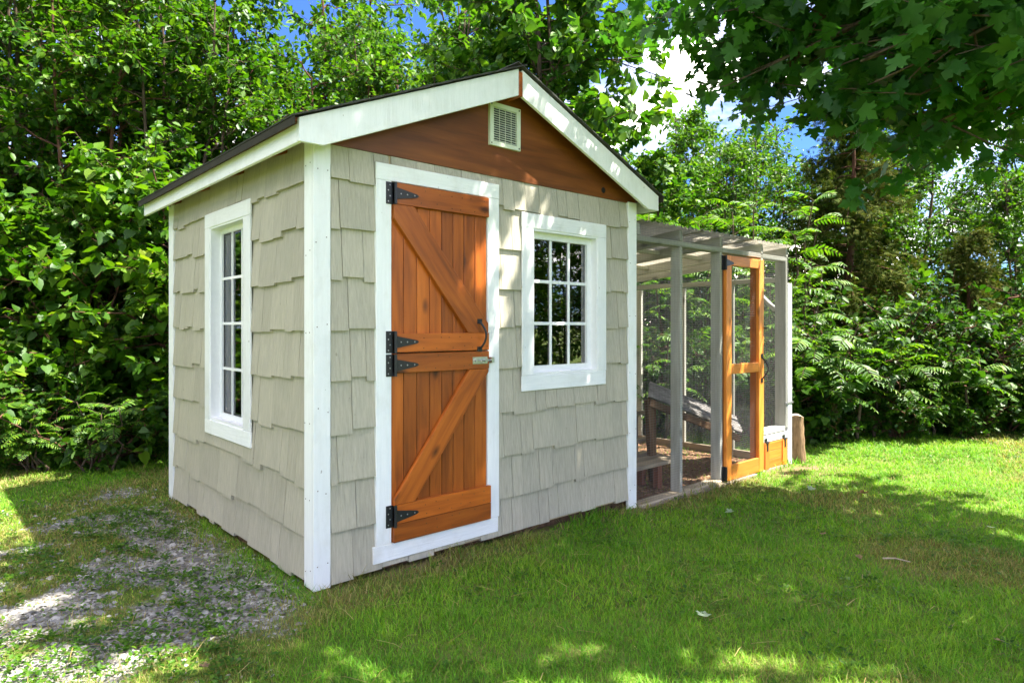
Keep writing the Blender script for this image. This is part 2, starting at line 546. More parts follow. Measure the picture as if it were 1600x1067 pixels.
def mat_grass():
    m, n, l, b = new_mat('grass_blade')
    geo = n.new('ShaderNodeNewGeometry')
    at = N(n, 'ShaderNodeAttribute', attribute_name='dry')
    nz = N(n, 'ShaderNodeTexNoise', Scale=1.3, Detail=4.0, Roughness=0.6); l.new(geo.outputs['Position'], nz.inputs['Vector'])
    a = N(n, 'ShaderNodeMath', operation='MULTIPLY_ADD'); a.inputs[1].default_value = 0.55
    l.new(geo.outputs['Random Per Island'], a.inputs[0])
    s = N(n, 'ShaderNodeMath', operation='MULTIPLY_ADD'); s.inputs[1].default_value = 1.1; s.inputs[2].default_value = -0.28
    l.new(nz.outputs['Fac'], s.inputs[0]); l.new(s.outputs[0], a.inputs[2])
    r = ramp(n, [(0.15, (0.058, 0.205, 0.009)), (0.5, (0.125, 0.325, 0.012)), (0.85, (0.250, 0.430, 0.022))])
    l.new(a.outputs[0], r.inputs['Fac'])
    r2 = ramp(n, [(0.15, (0.16, 0.12, 0.035)), (0.55, (0.30, 0.22, 0.075)), (0.9, (0.42, 0.34, 0.15))])
    l.new(geo.outputs['Random Per Island'], r2.inputs['Fac'])
    col = mix_rgb(n, l, at.outputs['Fac'], r.outputs['Color'], r2.outputs['Color'])
    l.new(col, b.inputs['Base Color'])
    b.inputs['Roughness'].default_value = 0.55; b.inputs['Specular IOR Level'].default_value = 0.3
    t = n.new('ShaderNodeBsdfTranslucent')
    tc = mix_rgb(n, l, 1.0, col, (1.2, 1.25, 0.6), 'MULTIPLY'); l.new(tc, t.inputs['Color'])
    mx = n.new('ShaderNodeMixShader'); mx.inputs[0].default_value = 0.4
    l.new(b.outputs[0], mx.inputs[1]); l.new(t.outputs[0], mx.inputs[2])
    l.new(mx.outputs[0], n['Material Output'].inputs['Surface'])
    return m


M['grass'] = mat_grass()


def mat_ground():
    m, n, l, b = new_mat('ground_soil')
    geo = n.new('ShaderNodeNewGeometry')
    P = geo.outputs['Position']
    nz = N(n, 'ShaderNodeTexNoise', Scale=2.2, Detail=6.0, Roughness=0.7); l.new(P, nz.inputs['Vector'])
    soil = ramp(n, [(0.3, (0.070, 0.110, 0.018)), (0.5, (0.100, 0.150, 0.022)), (0.7, (0.16, 0.155, 0.05))])
    l.new(nz.outputs['Fac'], soil.inputs['Fac'])
    vo = N(n, 'ShaderNodeTexVoronoi', Scale=55.0); l.new(P, vo.inputs['Vector'])
    vc = n.new('ShaderNodeSeparateColor'); l.new(vo.outputs['Color'], vc.inputs[0])
    grav = ramp(n, [(0.1, (0.13, 0.115, 0.09)), (0.6, (0.24, 0.22, 0.19)), (0.95, (0.34, 0.32, 0.28))])
    l.new(vc.outputs[0], grav.inputs['Fac'])
    nf = N(n, 'ShaderNodeTexNoise', Scale=160.0, Detail=3.0); l.new(P, nf.inputs['Vector'])
    dirt = ramp(n, [(0.3, (0.13, 0.085, 0.045)), (0.7, (0.26, 0.18, 0.11))]); l.new(nf.outputs['Fac'], dirt.inputs['Fac'])
    ag = N(n, 'ShaderNodeAttribute', attribute_name='gravel'); ad = N(n, 'ShaderNodeAttribute', attribute_name='dirt')
    c = mix_rgb(n, l, ag.outputs['Fac'], soil.outputs['Color'], grav.outputs['Color'])
    c = mix_rgb(n, l, ad.outputs['Fac'], c, dirt.outputs['Color'])
    l.new(c, b.inputs['Base Color'])
    b.inputs['Roughness'].default_value = 0.95; b.inputs['Specular IOR Level'].default_value = 0.15
    bump(n, l, nf.outputs['Fac'], 0.8, 0.01, b)
    return m


M['ground'] = mat_ground()


def mat_island(name, stops, rough=0.85):
    m, n, l, b = new_mat(name)
    geo = n.new('ShaderNodeNewGeometry')
    r = ramp(n, stops); l.new(geo.outputs['Random Per Island'], r.inputs['Fac'])
    nz = N(n, 'ShaderNodeTexNoise', Scale=120.0, Detail=3.0); l.new(geo.outputs['Position'], nz.inputs['Vector'])
    c = mix_rgb(n, l, 0.35, r.outputs['Color'], nz.outputs['Fac'], 'MULTIPLY')
    l.new(c, b.inputs['Base Color']); b.inputs['Roughness'].default_value = rough
    b.inputs['Specular IOR Level'].default_value = 0.25
    return m


M['gravel'] = mat_island('gravel_chip', [(0.0, (0.15, 0.142, 0.128)), (0.6, (0.29, 0.28, 0.262)), (1.0, (0.48, 0.46, 0.425))])
M['chips'] = mat_island('wood_chip', [(0.0, (0.16, 0.07, 0.035)), (0.6, (0.30, 0.16, 0.085)), (1.0, (0.46, 0.30, 0.18))])

# ------------------------------------------------------------------ ground
def ground_h(x, y):
    x = np.asarray(x, float); y = np.asarray(y, float)
    h = -0.055 * sstep(0.4, 3.4, x) + (fbm(x * 0.8, y * 0.8, 3) - 0.5) * 0.05
    near = np.exp(-((x - 1.2) ** 2 + (y - 1.0) ** 2) / 18.0)
    h = h * 1.0 + (fbm(x * 0.22, y * 0.22, 9) - 0.5) * 0.25 * (1 - near)
    # keep it calm round the base of the shed
    c = np.exp(-(np.maximum(0, np.maximum(-x, x - 4.9)) ** 2 + np.maximum(0, np.maximum(-y, y - 2.4)) ** 2) / 0.25)
    return h * (1 - c) + c * (-0.055 * sstep(0.4, 3.4, x) - 0.012)


def gravel_amt(x, y):
    """1 where the stone chip drive shows beside the shed"""
    x = np.asarray(x, float); y = np.asarray(y, float)
    d = -(x - 0.02) * 0.80 + (y + 0.05) * 0.62 if False else -(x + 0.02 - 0.62 * np.minimum(y, 0.0))
    zone = sstep(-0.10, 0.30, d) * sstep(-1.9, -1.3, y) * (1 - sstep(2.5, 3.2, y))
    n1 = 0.62 * fbm(x * 1.3 + 4.3, y * 2.1 + 1.2, 21, 4) + 0.38 * fbm(x * 4.6, y * 6.2, 71, 3)
    edge = np.exp(-((x + 0.22) ** 2) / 0.06) * sstep(-0.4, 0.1, y) * (1 - sstep(1.6, 2.4, y))
    return np.clip(zone * sstep(0.54, 0.62, n1 + 0.20 * edge), 0, 1), zone


def dirt_amt(x, y):
    x = np.asarray(x, float); y = np.asarray(y, float)
    run = sstep(2.40, 2.46, x) * (1 - sstep(4.78, 4.84, x)) * sstep(-0.02, 0.05, y) * (1 - sstep(2.35, 2.45, y))
    patch = np.exp(-(((x - 4.55) / 0.45) ** 2 + ((y + 0.26) / 0.22) ** 2)) * 1.2
    foot = np.exp(-(np.maximum(0, -y) / 0.10) ** 2) * sstep(-0.1, 0.2, x) * (1 - sstep(4.6, 4.9, x)) * (y < 0.3)
    return np.clip(np.maximum(run, np.maximum(patch * sstep(0.35, 0.6, fbm(x * 6, y * 6, 5) + 0.1), 0.75 * foot * sstep(0.3, 0.6, fbm(x * 5, y * 5, 8)))), 0, 1)


def axis(lo, hi, step, far):
    a = list(np.arange(lo, hi + 1e-6, step))
    s = step; v = hi
    while v < far:
        s *= 1.35; v += s; a.append(v)
    s = step; v = lo
    while v > -far:
        s *= 1.35; v -= s; a.insert(0, v)
    return np.array(a)


gx, gy = axis(-4.0, 8.0, 0.055, 400), axis(-4.0, 6.0, 0.055, 400)
GX, GY = np.meshgrid(gx, gy, indexing='ij')
GZ = ground_h(GX, GY)
gv = np.stack([GX, GY, GZ], -1).reshape(-1, 3)
ny = len(gy)
ii, jj = np.meshgrid(np.arange(len(gx) - 1), np.arange(ny - 1), indexing='ij')
a0 = (ii * ny + jj).ravel()
gf = np.stack([a0, a0 + ny, a0 + ny + 1, a0 + 1], -1)
gme = mesh_np('ground', gv, gf, True)
for nm, val in (('gravel', gravel_amt(GX, GY)[0]), ('dirt', dirt_amt(GX, GY))):
    at = gme.attributes.new(nm, 'FLOAT', 'POINT')
    at.data.foreach_set('value', np.ascontiguousarray(val.ravel(), np.float32))
gme.materials.append(M['ground'])
tag(link(bpy.data.objects.new('ground', gme)), kind='structure')

# ------------------------------------------------------------------ the shed
SW, SD, WT = 2.45, 2.39, 2.12                # width, depth, height of the walls
shed = empty('garden_shed', (SW / 2, SD / 2, 0))
tag(shed, 'small taupe shingled garden shed with white trim and gabled roof', 'shed')
rnd = random.Random(5)

# openings (x0,x1,z0,z1) on the front, (y0,y1,z0,z1) on the left side
DOOR_O = (0.415, 1.065, 0.125, 1.985)
WIN_F = (1.42, 2.03, 0.945, 1.845)
WIN_S = (0.885, 1.47, 0.655, 1.87)


def sub_rect(r, o):
    x0, x1, z0, z1 = r; a0, a1, b0, b1 = o
    if x1 <= a0 or x0 >= a1 or z1 <= b0 or z0 >= b1: return [r]
    out = []
    if x0 < a0: out.append((x0, a0, z0, z1))
    if x1 > a1: out.append((a1, x1, z0, z1))
    m0, m1 = max(x0, a0), min(x1, a1)
    if z0 < b0: out.append((m0, m1, z0, b0))
    if z1 > b1: out.append((m0, m1, b1, z1))
    return [q for q in out if q[1] - q[0] > 0.004 and q[3] - q[2] > 0.004]


def holed_wall(name, length, zt, holes, place, mat):
    """sheathing with openings cut out; place(u, depth, z) -> world"""
    rects = [(0.0235, length - 0.0245, 0.02, zt)]
    for h in holes:
        rects = [q for r in rects for q in sub_rect(r, h)]
    bm = bmesh.new()
    for (u0, u1, z0, z1) in rects:
        p = place(u0, 0.024, z0); q = place(u1, 0.10, z1)
        add_box(bm, min(p[0], q[0]), max(p[0], q[0]), min(p[1], q[1]), max(p[1], q[1]), z0, z1)
    bmesh.ops.remove_doubles(bm, verts=bm.verts[:], dist=1e-5)
    o = bm_obj(name, bm, mat, shed, (0, 0, 0))
    return o


front_wall = holed_wall('front_wall', SW, WT, [DOOR_O, WIN_F], lambda u, d, z: (u, d, z), M['ply'])
side_wall = bmesh.new()
_r = [(0.101, SD - 0.101, 0.02, WT)]
_r = [q for r in _r for q in sub_rect(r, WIN_S)]
for (u0, u1, z0, z1) in _r:
    add_box(side_wall, 0.024, 0.10, u0, u1, z0, z1)
side_wall = bm_obj('side_wall', side_wall, M['ply'], shed)
box('back_wall', shed, 0.0235, SW - 0.0245, SD - 0.1, SD, 0.02, WT, M['ply'])
right_wall = box('side_wall', shed, SW - 0.1, SW - 0.02, 0.101, SD - 0.101, 0.02, WT, M['shingle'])
box('floor', shed, 0.101, SW - 0.101, 0.101, SD - 0.101, 0.03, 0.09, M['ply'])
for yy in (0.07, SD - 0.14):
    box('skid', shed, 0.03, SW - 0.03, yy, yy + 0.07, -0.10, 0.018, M['darkwood'], 0.004)
for xx in (0.03, SW - 0.10):
    box('skid', shed, xx, xx + 0.07, 0.142, SD - 0.142, -0.10, 0.018, M['darkwood'], 0.004)

# shingles: one tapered mesh shared by all of them
sh_me = bpy.data.meshes.new('shingle')
_b = bmesh.new()
vv = [(-.5, -.011, 0), (.5, -.011, 0), (.5, .0165, 0), (-.5, .0165, 0), (-.5, .0100, 1), (.5, .0100, 1), (.5, .0165, 1), (-.5, .0165, 1)]
vs = [_b.verts.new(v) for v in vv]
for f in ((0, 3, 2, 1), (4, 5, 6, 7), (0, 1, 5, 4), (1, 2, 6, 5), (2, 3, 7, 6), (3, 0, 4, 7)):
    _b.faces.new([vs[i] for i in f])
_b.to_mesh(sh_me); _b.free()
sh_me.materials.append(M['shingle'])
COURSES = [1.945, 1.715, 1.475, 1.232, 0.985, 0.73, 0.482, 0.240, 0.022]


def shingles(parent, u0, u1, holes, place, rot, ztop, seed, amp=0.0155, gap=0.0015):
    r = random.Random(seed)
    for ci, zb in enumerate(COURSES):
        z_up = ztop if ci == 0 else COURSES[ci - 1] + 0.03
        u = u0
        off = r.random() * 0.1
        first = True
        lift = 0.0
        while u < u1 - 0.005:
            w = r.choice((0.085, 0.10, 0.115, 0.14, 0.16, 0.185, 0.21))
            if first: w *= 0.35 + off * 6; first = False
            w = max(0.035, w)
            e = min(u + w, u1)
            if u1 - e < 0.04: e = u1
            lift = max(-amp, min(amp, lift * 0.35 + r.uniform(-amp, amp) * 1.15))
            rects = [(u + gap, e - gap, zb + lift, z_up)]
            for h in holes:
                rects = [q for x in rects for q in sub_rect(x, h)]
            for (a, b, z0, z1) in rects:
                if b - a < 0.012: continue
                o = bpy.data.objects.new('shingle', sh_me)
                d = 0.0095 + r.uniform(-0.0015, 0.0015)
                link(o, parent, place((a + b) / 2, d, z0))
                o.rotation_euler = (0, 0, rot)
                o.scale = (b - a, 1, z1 - z0)
            u = e


shingles(front_wall, 0.0885, 2.357, [DOOR_O, WIN_F], lambda u, d, z: (u, d, z), 0, 2.118, 11)
# on the left side the boards run the other way round; u counts from the far corner
shingles(side_wall, 0.0, SD - 0.21, [(SD - 0.105 - WIN_S[1], SD - 0.105 - WIN_S[0], WIN_S[2], WIN_S[3])],
         lambda u, d, z: (d, SD - 0.105 - u, z), -PI / 2, 2.16, 12, 0.019, 0.0008)

# corner boards
def vboard(name, x0, x1, y0, y1, z0, z1, mat='white'):
    return box(name, shed, x0, x1, y0, y1, z0, z1, M[mat], 0.0025)


vboard('corner_board', 0.0, 0.087, 0.0, 0.0225, -0.004, 2.125)
vboard('corner_board', 0.0005, 0.0225, 0.0235, 0.104, -0.002, 2.15)
vboard('corner_board', 2.358, 2.452, 0.0, 0.0225, -0.05, 2.125)
vboard('corner_board', 2.428, 2.450, 0.0235, 0.104, -0.05, 2.13)
vboard('corner_board', 0.0005, 0.0225, SD - 0.105, SD - 0.023, -0.010, 2.15)
vboard('corner_board', 0.0, 0.087, SD - 0.0225, SD + 0.002, -0.010, 2.125)

# nail heads along the boards
def nail_heads(pts, axis):
    bm = bmesh.new()
    for (u, z) in pts:
        u += rnd.uniform(-0.006, 0.006); z += rnd.uniform(-0.02, 0.02)
        if axis == 'f': add_cyl(bm, (u, -0.0001, z), (u, -0.0011, z), 0.0030, 0.0028, 6)
        else: add_cyl(bm, (0.0004, u, z), (-0.0007, u, z), 0.0030, 0.0028, 6)
    bm_obj('nail', bm, M['darkwood'], shed)['kind'] = 'stuff'


nail_heads([(x, z) for z in (0.10, 0.45, 0.85, 1.25, 1.65, 2.0) for x in (0.018, 0.068)], 'f')
nail_heads([(x, z) for z in (0.10, 0.5, 0.9, 1.3, 1.7, 2.0) for x in (2.375, 2.435)], 'f')
nail_heads([(y, z) for z in (0.08, 0.42, 0.8, 1.2, 1.6, 2.0) for y in (0.04, 0.088)], 's')

# gable, built in real timber
AX, AZ, EX, SL = 1.2205, 2.727, 0.12, 0.421           # apex, eave overhang, roof slope
YF, YB = -0.11, 2.60


def roof_z(x): return AZ - SL * abs(x - AX)


zt = lambda x: roof_z(x) - 0.012
prism_xz('gable_panel', shed, [(0.0, 2.119), (SW, 2.119), (SW, zt(SW)), (AX, zt(AX)), (0.0, zt(0.0))], 0.012, 0.030, M['gable'], along=(1, 0), bevel=0)
prism_xz('gable_panel', shed, [(0.0, 2.119), (SW, 2.119), (SW, zt(SW)), (AX, zt(AX)), (0.0, zt(0.0))], SD - 0.05, SD - 0.03, M['gable'], along=(1, 0), bevel=0)
bm = bmesh.new(); add_cyl(bm, (0, 0.013, 0), (0, 0.0105, 0), 0.020, 0.020, 12)
bm_obj('knot_hole', bm, M['black'], shed, (2.10, 0, 2.172))

# roof deck, covering and drip edge
roof = bmesh.new()
xl, xr = -EX - 0.018, SW + EX + 0.0
xr = 2 * AX - xl
for s, xe in ((-1, xl), (1, xr)):
    a = [(AX, YF + 0.0235, AZ - 0.002), (xe, YF + 0.0235, roof_z(xe) - 0.002), (xe, YB, roof_z(xe) - 0.002), (AX, YB, AZ - 0.002)]
    lo = [roof.verts.new(p) for p in a]; hi = [roof.verts.new((p[0], p[1], p[2] + 0.016)) for p in a]
    roof.faces.new(lo); roof.faces.new(hi)
    for i in range(4): roof.faces.new((lo[i], lo[(i + 1) % 4], hi[(i + 1) % 4], hi[i]))
bmesh.ops.recalc_face_normals(roof, faces=roof.faces[:])
roof = bm_obj('roof', roof, M['gable'], shed)
th = math.atan(SL)
SLOPE_LEN = (AX - xl) / math.cos(th)
tab = bpy.data.meshes.new('roof_shingle'); _b = bmesh.new()
add_box(_b, -0.164, 0.164, 0, 0.20, 0, 0.006); _b.to_mesh(tab); _b.free(); tab.materials.append(M['asphalt'])
for s in (-1, 1):
    nrow = 10
    for k in range(nrow):
        d = SLOPE_LEN + 0.02 - k * 0.148
        if d < 0.02: continue
        xx = AX + s * d * math.cos(th); zz = AZ - d * math.sin(th) + 0.0165 + 0.004
        y = YF - 0.022 - (0.12 if k % 2 else 0)
        while y < YB:
            y0, y1 = max(y, YF - 0.022), min(y + 0.33, YB + 0.02)
            if y1 - y0 > 0.02:
                o = bpy.data.objects.new('roof_shingle', tab)
                link(o, roof, (xx, (y0 + y1) / 2, zz + rnd.uniform(0, 0.002)))
                up = Vector((-s * math.cos(th), 0, math.sin(th)))
                tilt = 0.022
                yv = (up + Vector((s * math.sin(th), 0, math.cos(th))) * -tilt).normalized()
                xv = Vector((0, 1, 0)) * (1 if s < 0 else -1)
                xv = Vector((0, -1, 0)) if s < 0 else Vector((0, 1, 0))
                zv = xv.cross(yv)
                if zv.z < 0: xv = -xv; zv = xv.cross(yv)
                o.rotation_euler = Matrix((xv, yv, zv)).transposed().to_euler()
                o.scale = ((y1 - y0) / 0.33, 1, 1)
            y += 0.33
    # metal drip edge under the first course
    xe = xl if s < 0 else xr
    board('drip_edge', shed, (xe + s * 0.012, YF - 0.02, roof_z(xe) - 0.004), (xe + s * 0.012, YB, roof_z(xe) - 0.004), 0.006, 0.038, (0, 0, 1), M['drip'], 0.001)
    # eave fascia
    xf = -EX if s < 0 else 2 * AX + EX
    box('fascia_board', shed, min(xf, xf - s * 0.02), max(xf, xf - s * 0.02), YF + 0.024, YB - 0.02, 2.066, roof_z(xf) - 0.012, M['white_x'], 0.0025)
    # barge board on the gable
    z0 = lambda x: roof_z(x) + 0.011
    xi = AX + s * 0.014
    xo = xf
    zb = 2.068
    xc = AX + s * ((AZ - 0.006 - 0.137 - zb) / SL)
    poly = [(xi, z0(xi)), (xo, z0(xo)), (xo, zb), (xc, zb), (xi, z0(xi) - 0.154)]
    prism_xz('barge_board', shed, poly, YF, YF + 0.022, M['white'], along=(s, -SL), bevel=0.002)
    # soffit lookout, just seen under the eaves
    for yy in (0.35, 0.95, 1.55, 2.15):
        x_in = 0.11 if s < 0 else SW - 0.11
        board('rafter', shed, (x_in, yy, roof_z(x_in) - 0.05), (xf - s * 0.03, yy, roof_z(xf - s * 0.03) - 0.05), 0.035, 0.085, (0, 0, 1), M['gable'], 0)
board('ridge_beam', shed, (AX, YF - 0.004, 2.645), (AX, YB - 0.05, 2.645), 0.026, 0.14, (0, 0, 1), M['stain'], 0.002)

# gable vent
vent = bmesh.new()
vx0, vx1, vz0, vz1 = 1.077, 1.316, 2.294, 2.545
for a in ((vx0, vx1, vz0, vz0 + 0.026), (vx0, vx1, vz1 - 0.026, vz1), (vx0, vx0 + 0.028, vz0 + 0.026, vz1 - 0.026), (vx1 - 0.028, vx1, vz0 + 0.026, vz1 - 0.026)):
    add_box(vent, a[0], a[1], -0.006, 0.012, a[2], a[3])
bmesh.ops.remove_doubles(vent, verts=vent.verts[:], dist=1e-5)
M['vent'] = mat_plain('almond_vent', (0.62, 0.66, 0.52), 0.5, noise=0.05)
vent = bm_obj('vent', vent, M['vent'], shed)
bm = bmesh.new(); add_box(bm, vx0 + 0.028, vx1 - 0.028, 0.009, 0.0115, vz0 + 0.026, vz1 - 0.026)
bm_obj('backing', bm, M['black'], vent)
nsl = 15
for k in range(nsl):
    zc = vz0 + 0.034 + k * (vz1 - vz0 - 0.064) / (nsl - 1)
    board('slat', vent, (vx0 + 0.028, 0.001, zc), (vx1 - 0.028, 0.001, zc), 0.0125, 0.0016, (0, -0.62, 0.78), M['vent'], 0)
for k in range(3):
    xx = vx0 + 0.028 + (k + 1) * (vx1 - vx0 - 0.056) / 4
    board('rib', vent, (xx, -0.003, vz0 + 0.026), (xx, -0.003, vz1 - 0.026), 0.003, 0.002, (0, 1, 0), M['vent'], 0)
for xx in (vx0 + 0.012, vx1 - 0.012):
    for zz in (vz0 + 0.012, vz1 - 0.012):
        bm = bmesh.new(); add_cyl(bm, (0, 0, 0), (0, -0.003, 0), 0.005, 0.004, 8)
        bm_obj('screw', bm, M['black'], vent, (xx, -0.006, zz))

# door surround
Y0 = -0.005
def trim(name, x0, x1, z0, z1, grain, parent=shed):
    return box(name, parent, x0, x1, Y0, 0.0065 if z0 > 0.5 else 0.02, z0, z1, M[grain], 0.0025)


trim('door_trim', 0.331, 0.420, 0.137, 1.984, 'white')
trim('door_trim', 1.060, 1.147, 0.137, 1.984, 'white')
trim('door_trim', 0.331, 1.148, 1.985, 2.070, 'white_x')
trim('door_trim', 0.315, 1.140, 0.050, 0.136, 'white_x')
for xx in (0.4165, 1.0635):
    box('door_jamb', shed, xx - 0.0035, xx + 0.0035, 0.021, 0.10, 0.137, 1.984, M['white'])

# dutch door: an upper and a lower leaf, each of planks, rails and a brace
def hinge(parent, zc):
    bm = bmesh.new()
    yb = -0.0265
    add_box(bm, 0.386, 0.424, Y0 - 0.004, Y0 - 0.0005, zc - 0.056, zc + 0.056)     # leaf on the trim
    add_cyl(bm, (0.431, yb - 0.001, zc - 0.056), (0.431, yb - 0.001, zc + 0.056), 0.0075, 0.0075, 8)
    a = [(0.436, zc - 0.030), (0.440, zc + 0.030), (0.560, zc + 0.0085), (0.572, zc), (0.560, zc - 0.0085)]
    lo = [bm.verts.new((x, yb - 0.003, z)) for x, z in a]; hi = [bm.verts.new((x, yb + 0.0005, z)) for x, z in a]
    bm.faces.new(lo); bm.faces.new(hi[::-1])
    for i in range(5): bm.faces.new((lo[i], lo[(i + 1) % 5], hi[(i + 1) % 5], hi[i]))
    add_box(bm, 0.424, 0.430, yb, Y0, zc - 0.056, zc + 0.056)
    bmesh.ops.recalc_face_normals(bm, faces=bm.faces[:])
    h = bm_obj('hinge', bm, M['black'], parent)
    bm = bmesh.new()
    for i in range(4):
        z = zc - 0.042 + i * 0.028; x = 0.399 + (0.010 if i % 2 else 0)
        add_cyl(bm, (x, Y0 - 0.004, z), (x, Y0 - 0.0055, z), 0.0042, 0.003, 8)
    for x in (0.462, 0.5, 0.545):
        add_cyl(bm, (x, yb - 0.003, zc), (x, yb - 0.0045, zc), 0.0042, 0.003, 8)
    bm_obj('screw', bm, M['screw'], parent)
    return h


def door_leaf(z0, z1, zp0, zp1, label):
    bm = bmesh.new(); add_box(bm, 0.425, 1.056, 0.028, 0.040, z0, z1)
    d = bm_obj('door', bm, M['stain'], shed)
    d['label'] = label
    xs = [0.424, 0.497, 0.580, 0.661, 0.741, 0.818, 0.893, 0.972, 1.057]
    for a, b in zip(xs[:-1], xs[1:]):
        board('plank', d, ((a + b) / 2, 0.0115, zp0), ((a + b) / 2, 0.0115, zp1), b - a - 0.0035, 0.018, (0, -1, 0), M['stain'], 0.0025)
    return d


RY0, RY1 = -0.0225, 0.0
du = door_leaf(1.109, 1.980, 1.109, 1.980, 'upper half of the plank door with a diagonal brace')
dl = door_leaf(0.139, 1.104, 0.139, 1.104, 'lower half of the plank door with a diagonal brace')


def rail(d, z0, z1, x0=0.424, x1=1.056, tilt=0.0):
    prism_xz('rail', d, [(x0, z0), (x1, z0 + tilt), (x1, z1 + tilt), (x0, z1)], RY0, RY1, M['stain'], along=(1, 0), bevel=0.002)


rail(du, 1.868, 1.978); rail(du, 1.110, 1.207)
rail(dl, 1.004, 1.103); rail(dl, 0.140, 0.2330, x1=1.071); rail(dl, 0.2345, 0.332, x1=1.071)
prism_xz('brace', du, [(0.426, 1.8665), (0.545, 1.8665), (1.050, 1.262), (1.050, 1.2085), (0.905, 1.2085), (0.426, 1.795)], RY0, RY1, M['stain'], along=(0.60, -0.72))
prism_xz('brace', dl, [(0.428, 0.3335), (0.552, 0.3335), (1.052, 0.985), (1.052, 1.0025), (0.915, 1.0025), (0.428, 0.360)], RY0, RY1, M['stain'], along=(0.60, 0.80))
hinge(du, 1.922); hinge(du, 1.163); hinge(dl, 1.044); hinge(dl, 0.275)
# nail heads
for d, zs in ((du, (1.13, 1.185, 1.89, 1.955)), (dl, (1.025, 1.08, 0.165, 0.21, 0.26, 0.31))):
    bm = bmesh.new()
    for z in zs:
        for x in (0.61, 0.70, 0.78, 0.86, 0.93, 1.02):
            x += rnd.uniform(-0.02, 0.02); zz = z + rnd.uniform(-0.008, 0.008)
            add_cyl(bm, (x, RY0 - 0.0001, zz), (x, RY0 - 0.0012, zz), 0.0032, 0.003, 6)
    bm_obj('nail', bm, M['darkwood'], d)['kind'] = 'stuff'
# pull handle
bm = bmesh.new()
pts = []
for k in range(13):
    t = k / 12
    pts.append((0.984 + 0.018 * math.sin(PI * t), RY0 - 0.004 - 0.035 * math.sin(PI * t) ** 0.7, 1.268 - 0.150 * t))
for p, q in zip(pts[:-1], pts[1:]): add_cyl(bm, p, q, 0.0062, 0.0062, 8, False)
for z in (1.272, 1.116):
    for (x, w) in ((0.984, 0.017),):
        add_box(bm, x - w, x + w, RY0 - 0.004, RY0 - 0.0003, z - 0.014, z + 0.014)
bm_obj('handle', bm, M['black'], du, smooth=False)
# sliding bolt
bm = bmesh.new()
add_box(bm, 0.934, 1.040, RY0 - 0.0035, RY0 - 0.0003, 1.032, 1.072)
add_cyl(bm, (0.940, RY0 - 0.009, 1.052), (1.083, RY0 - 0.009, 1.052), 0.0065, 0.0065, 10)
for x in (0.955, 1.022): add_box(bm, x - 0.008, x + 0.008, RY0 - 0.018, RY0 - 0.0036, 1.040, 1.064)
add_box(bm, 1.062, 1.080, RY0 - 0.018, Y0 - 0.0005, 1.036, 1.068)
add_cyl(bm, (0.985, RY0 - 0.009, 1.052), (0.985, RY0 - 0.024, 1.040), 0.004, 0.004, 8)
bm_obj('bolt', bm, M['zinc'], dl)

# front window, three panes by three
def frame_bm(bm, a0, a1, z0, z1, wd, d0, d1, put):
    for (p, q, r, s) in ((a0, a1, z0, z0 + wd), (a0, a1, z1 - wd, z1), (a0, a0 + wd, z0 + wd, z1 - wd), (a1 - wd, a1, z0 + wd, z1 - wd)):
        put(bm, p, q, d0, d1, r, s)


put_f = lambda bm, a0, a1, d0, d1, z0, z1: add_box(bm, a0, a1, d0, d1, z0, z1)
put_s = lambda bm, a0, a1, d0, d1, z0, z1: add_box(bm, d0, d1, a0, a1, z0, z1)

bm = bmesh.new()
x0, x1, z0, z1 = WIN_F
frame_bm(bm, x0 + 0.001, x1 - 0.001, z0 + 0.001, z1 - 0.001, 0.012, 0.0, 0.098, put_f)
frame_bm(bm, x0 + 0.013, x1 - 0.013, z0 + 0.013, z1 - 0.013, 0.040, 0.052, 0.088, put_f)
wf = bm_obj('window', bm, M['vinyl'], shed)
wf['label'] = 'nine pane window in a white frame beside the plank door'
sx0, sx1, sz0, sz1 = x0 + 0.053, x1 - 0.053, z0 + 0.053, z1 - 0.053
pw, ph = (sx1 - sx0) / 3, (sz1 - sz0) / 3
for i in range(3):
    for j in range(3):
        box('pane', wf, sx0 + i * pw + 0.001, sx0 + (i + 1) * pw - 0.001, 0.070, 0.073, sz0 + j * ph + 0.001, sz0 + (j + 1) * ph - 0.001, M['glass'])
for i in (1, 2):
    for yy in (0.060, 0.0745):
        box('muntin', wf, sx0 + i * pw - 0.010, sx0 + i * pw + 0.010, yy, yy + 0.0095, sz0, sz1, M['vinyl'], 0.002)
        box('muntin', wf, sx0, sx1, yy + 0.0007, yy + 0.0088, sz0 + i * ph - 0.010, sz0 + i * ph + 0.010, M['vinyl'], 0.002)
trim('trim_board', 1.332, 1.425, 0.946, 1.842, 'white', wf)
trim('trim_board', 2.024, 2.112, 0.946, 1.842, 'white', wf)
trim('trim_board', 1.330, 2.113, 1.843, 1.934, 'white_x', wf)
trim('trim_board', 1.328, 2.108, 0.852, 0.945, 'white_x', wf)

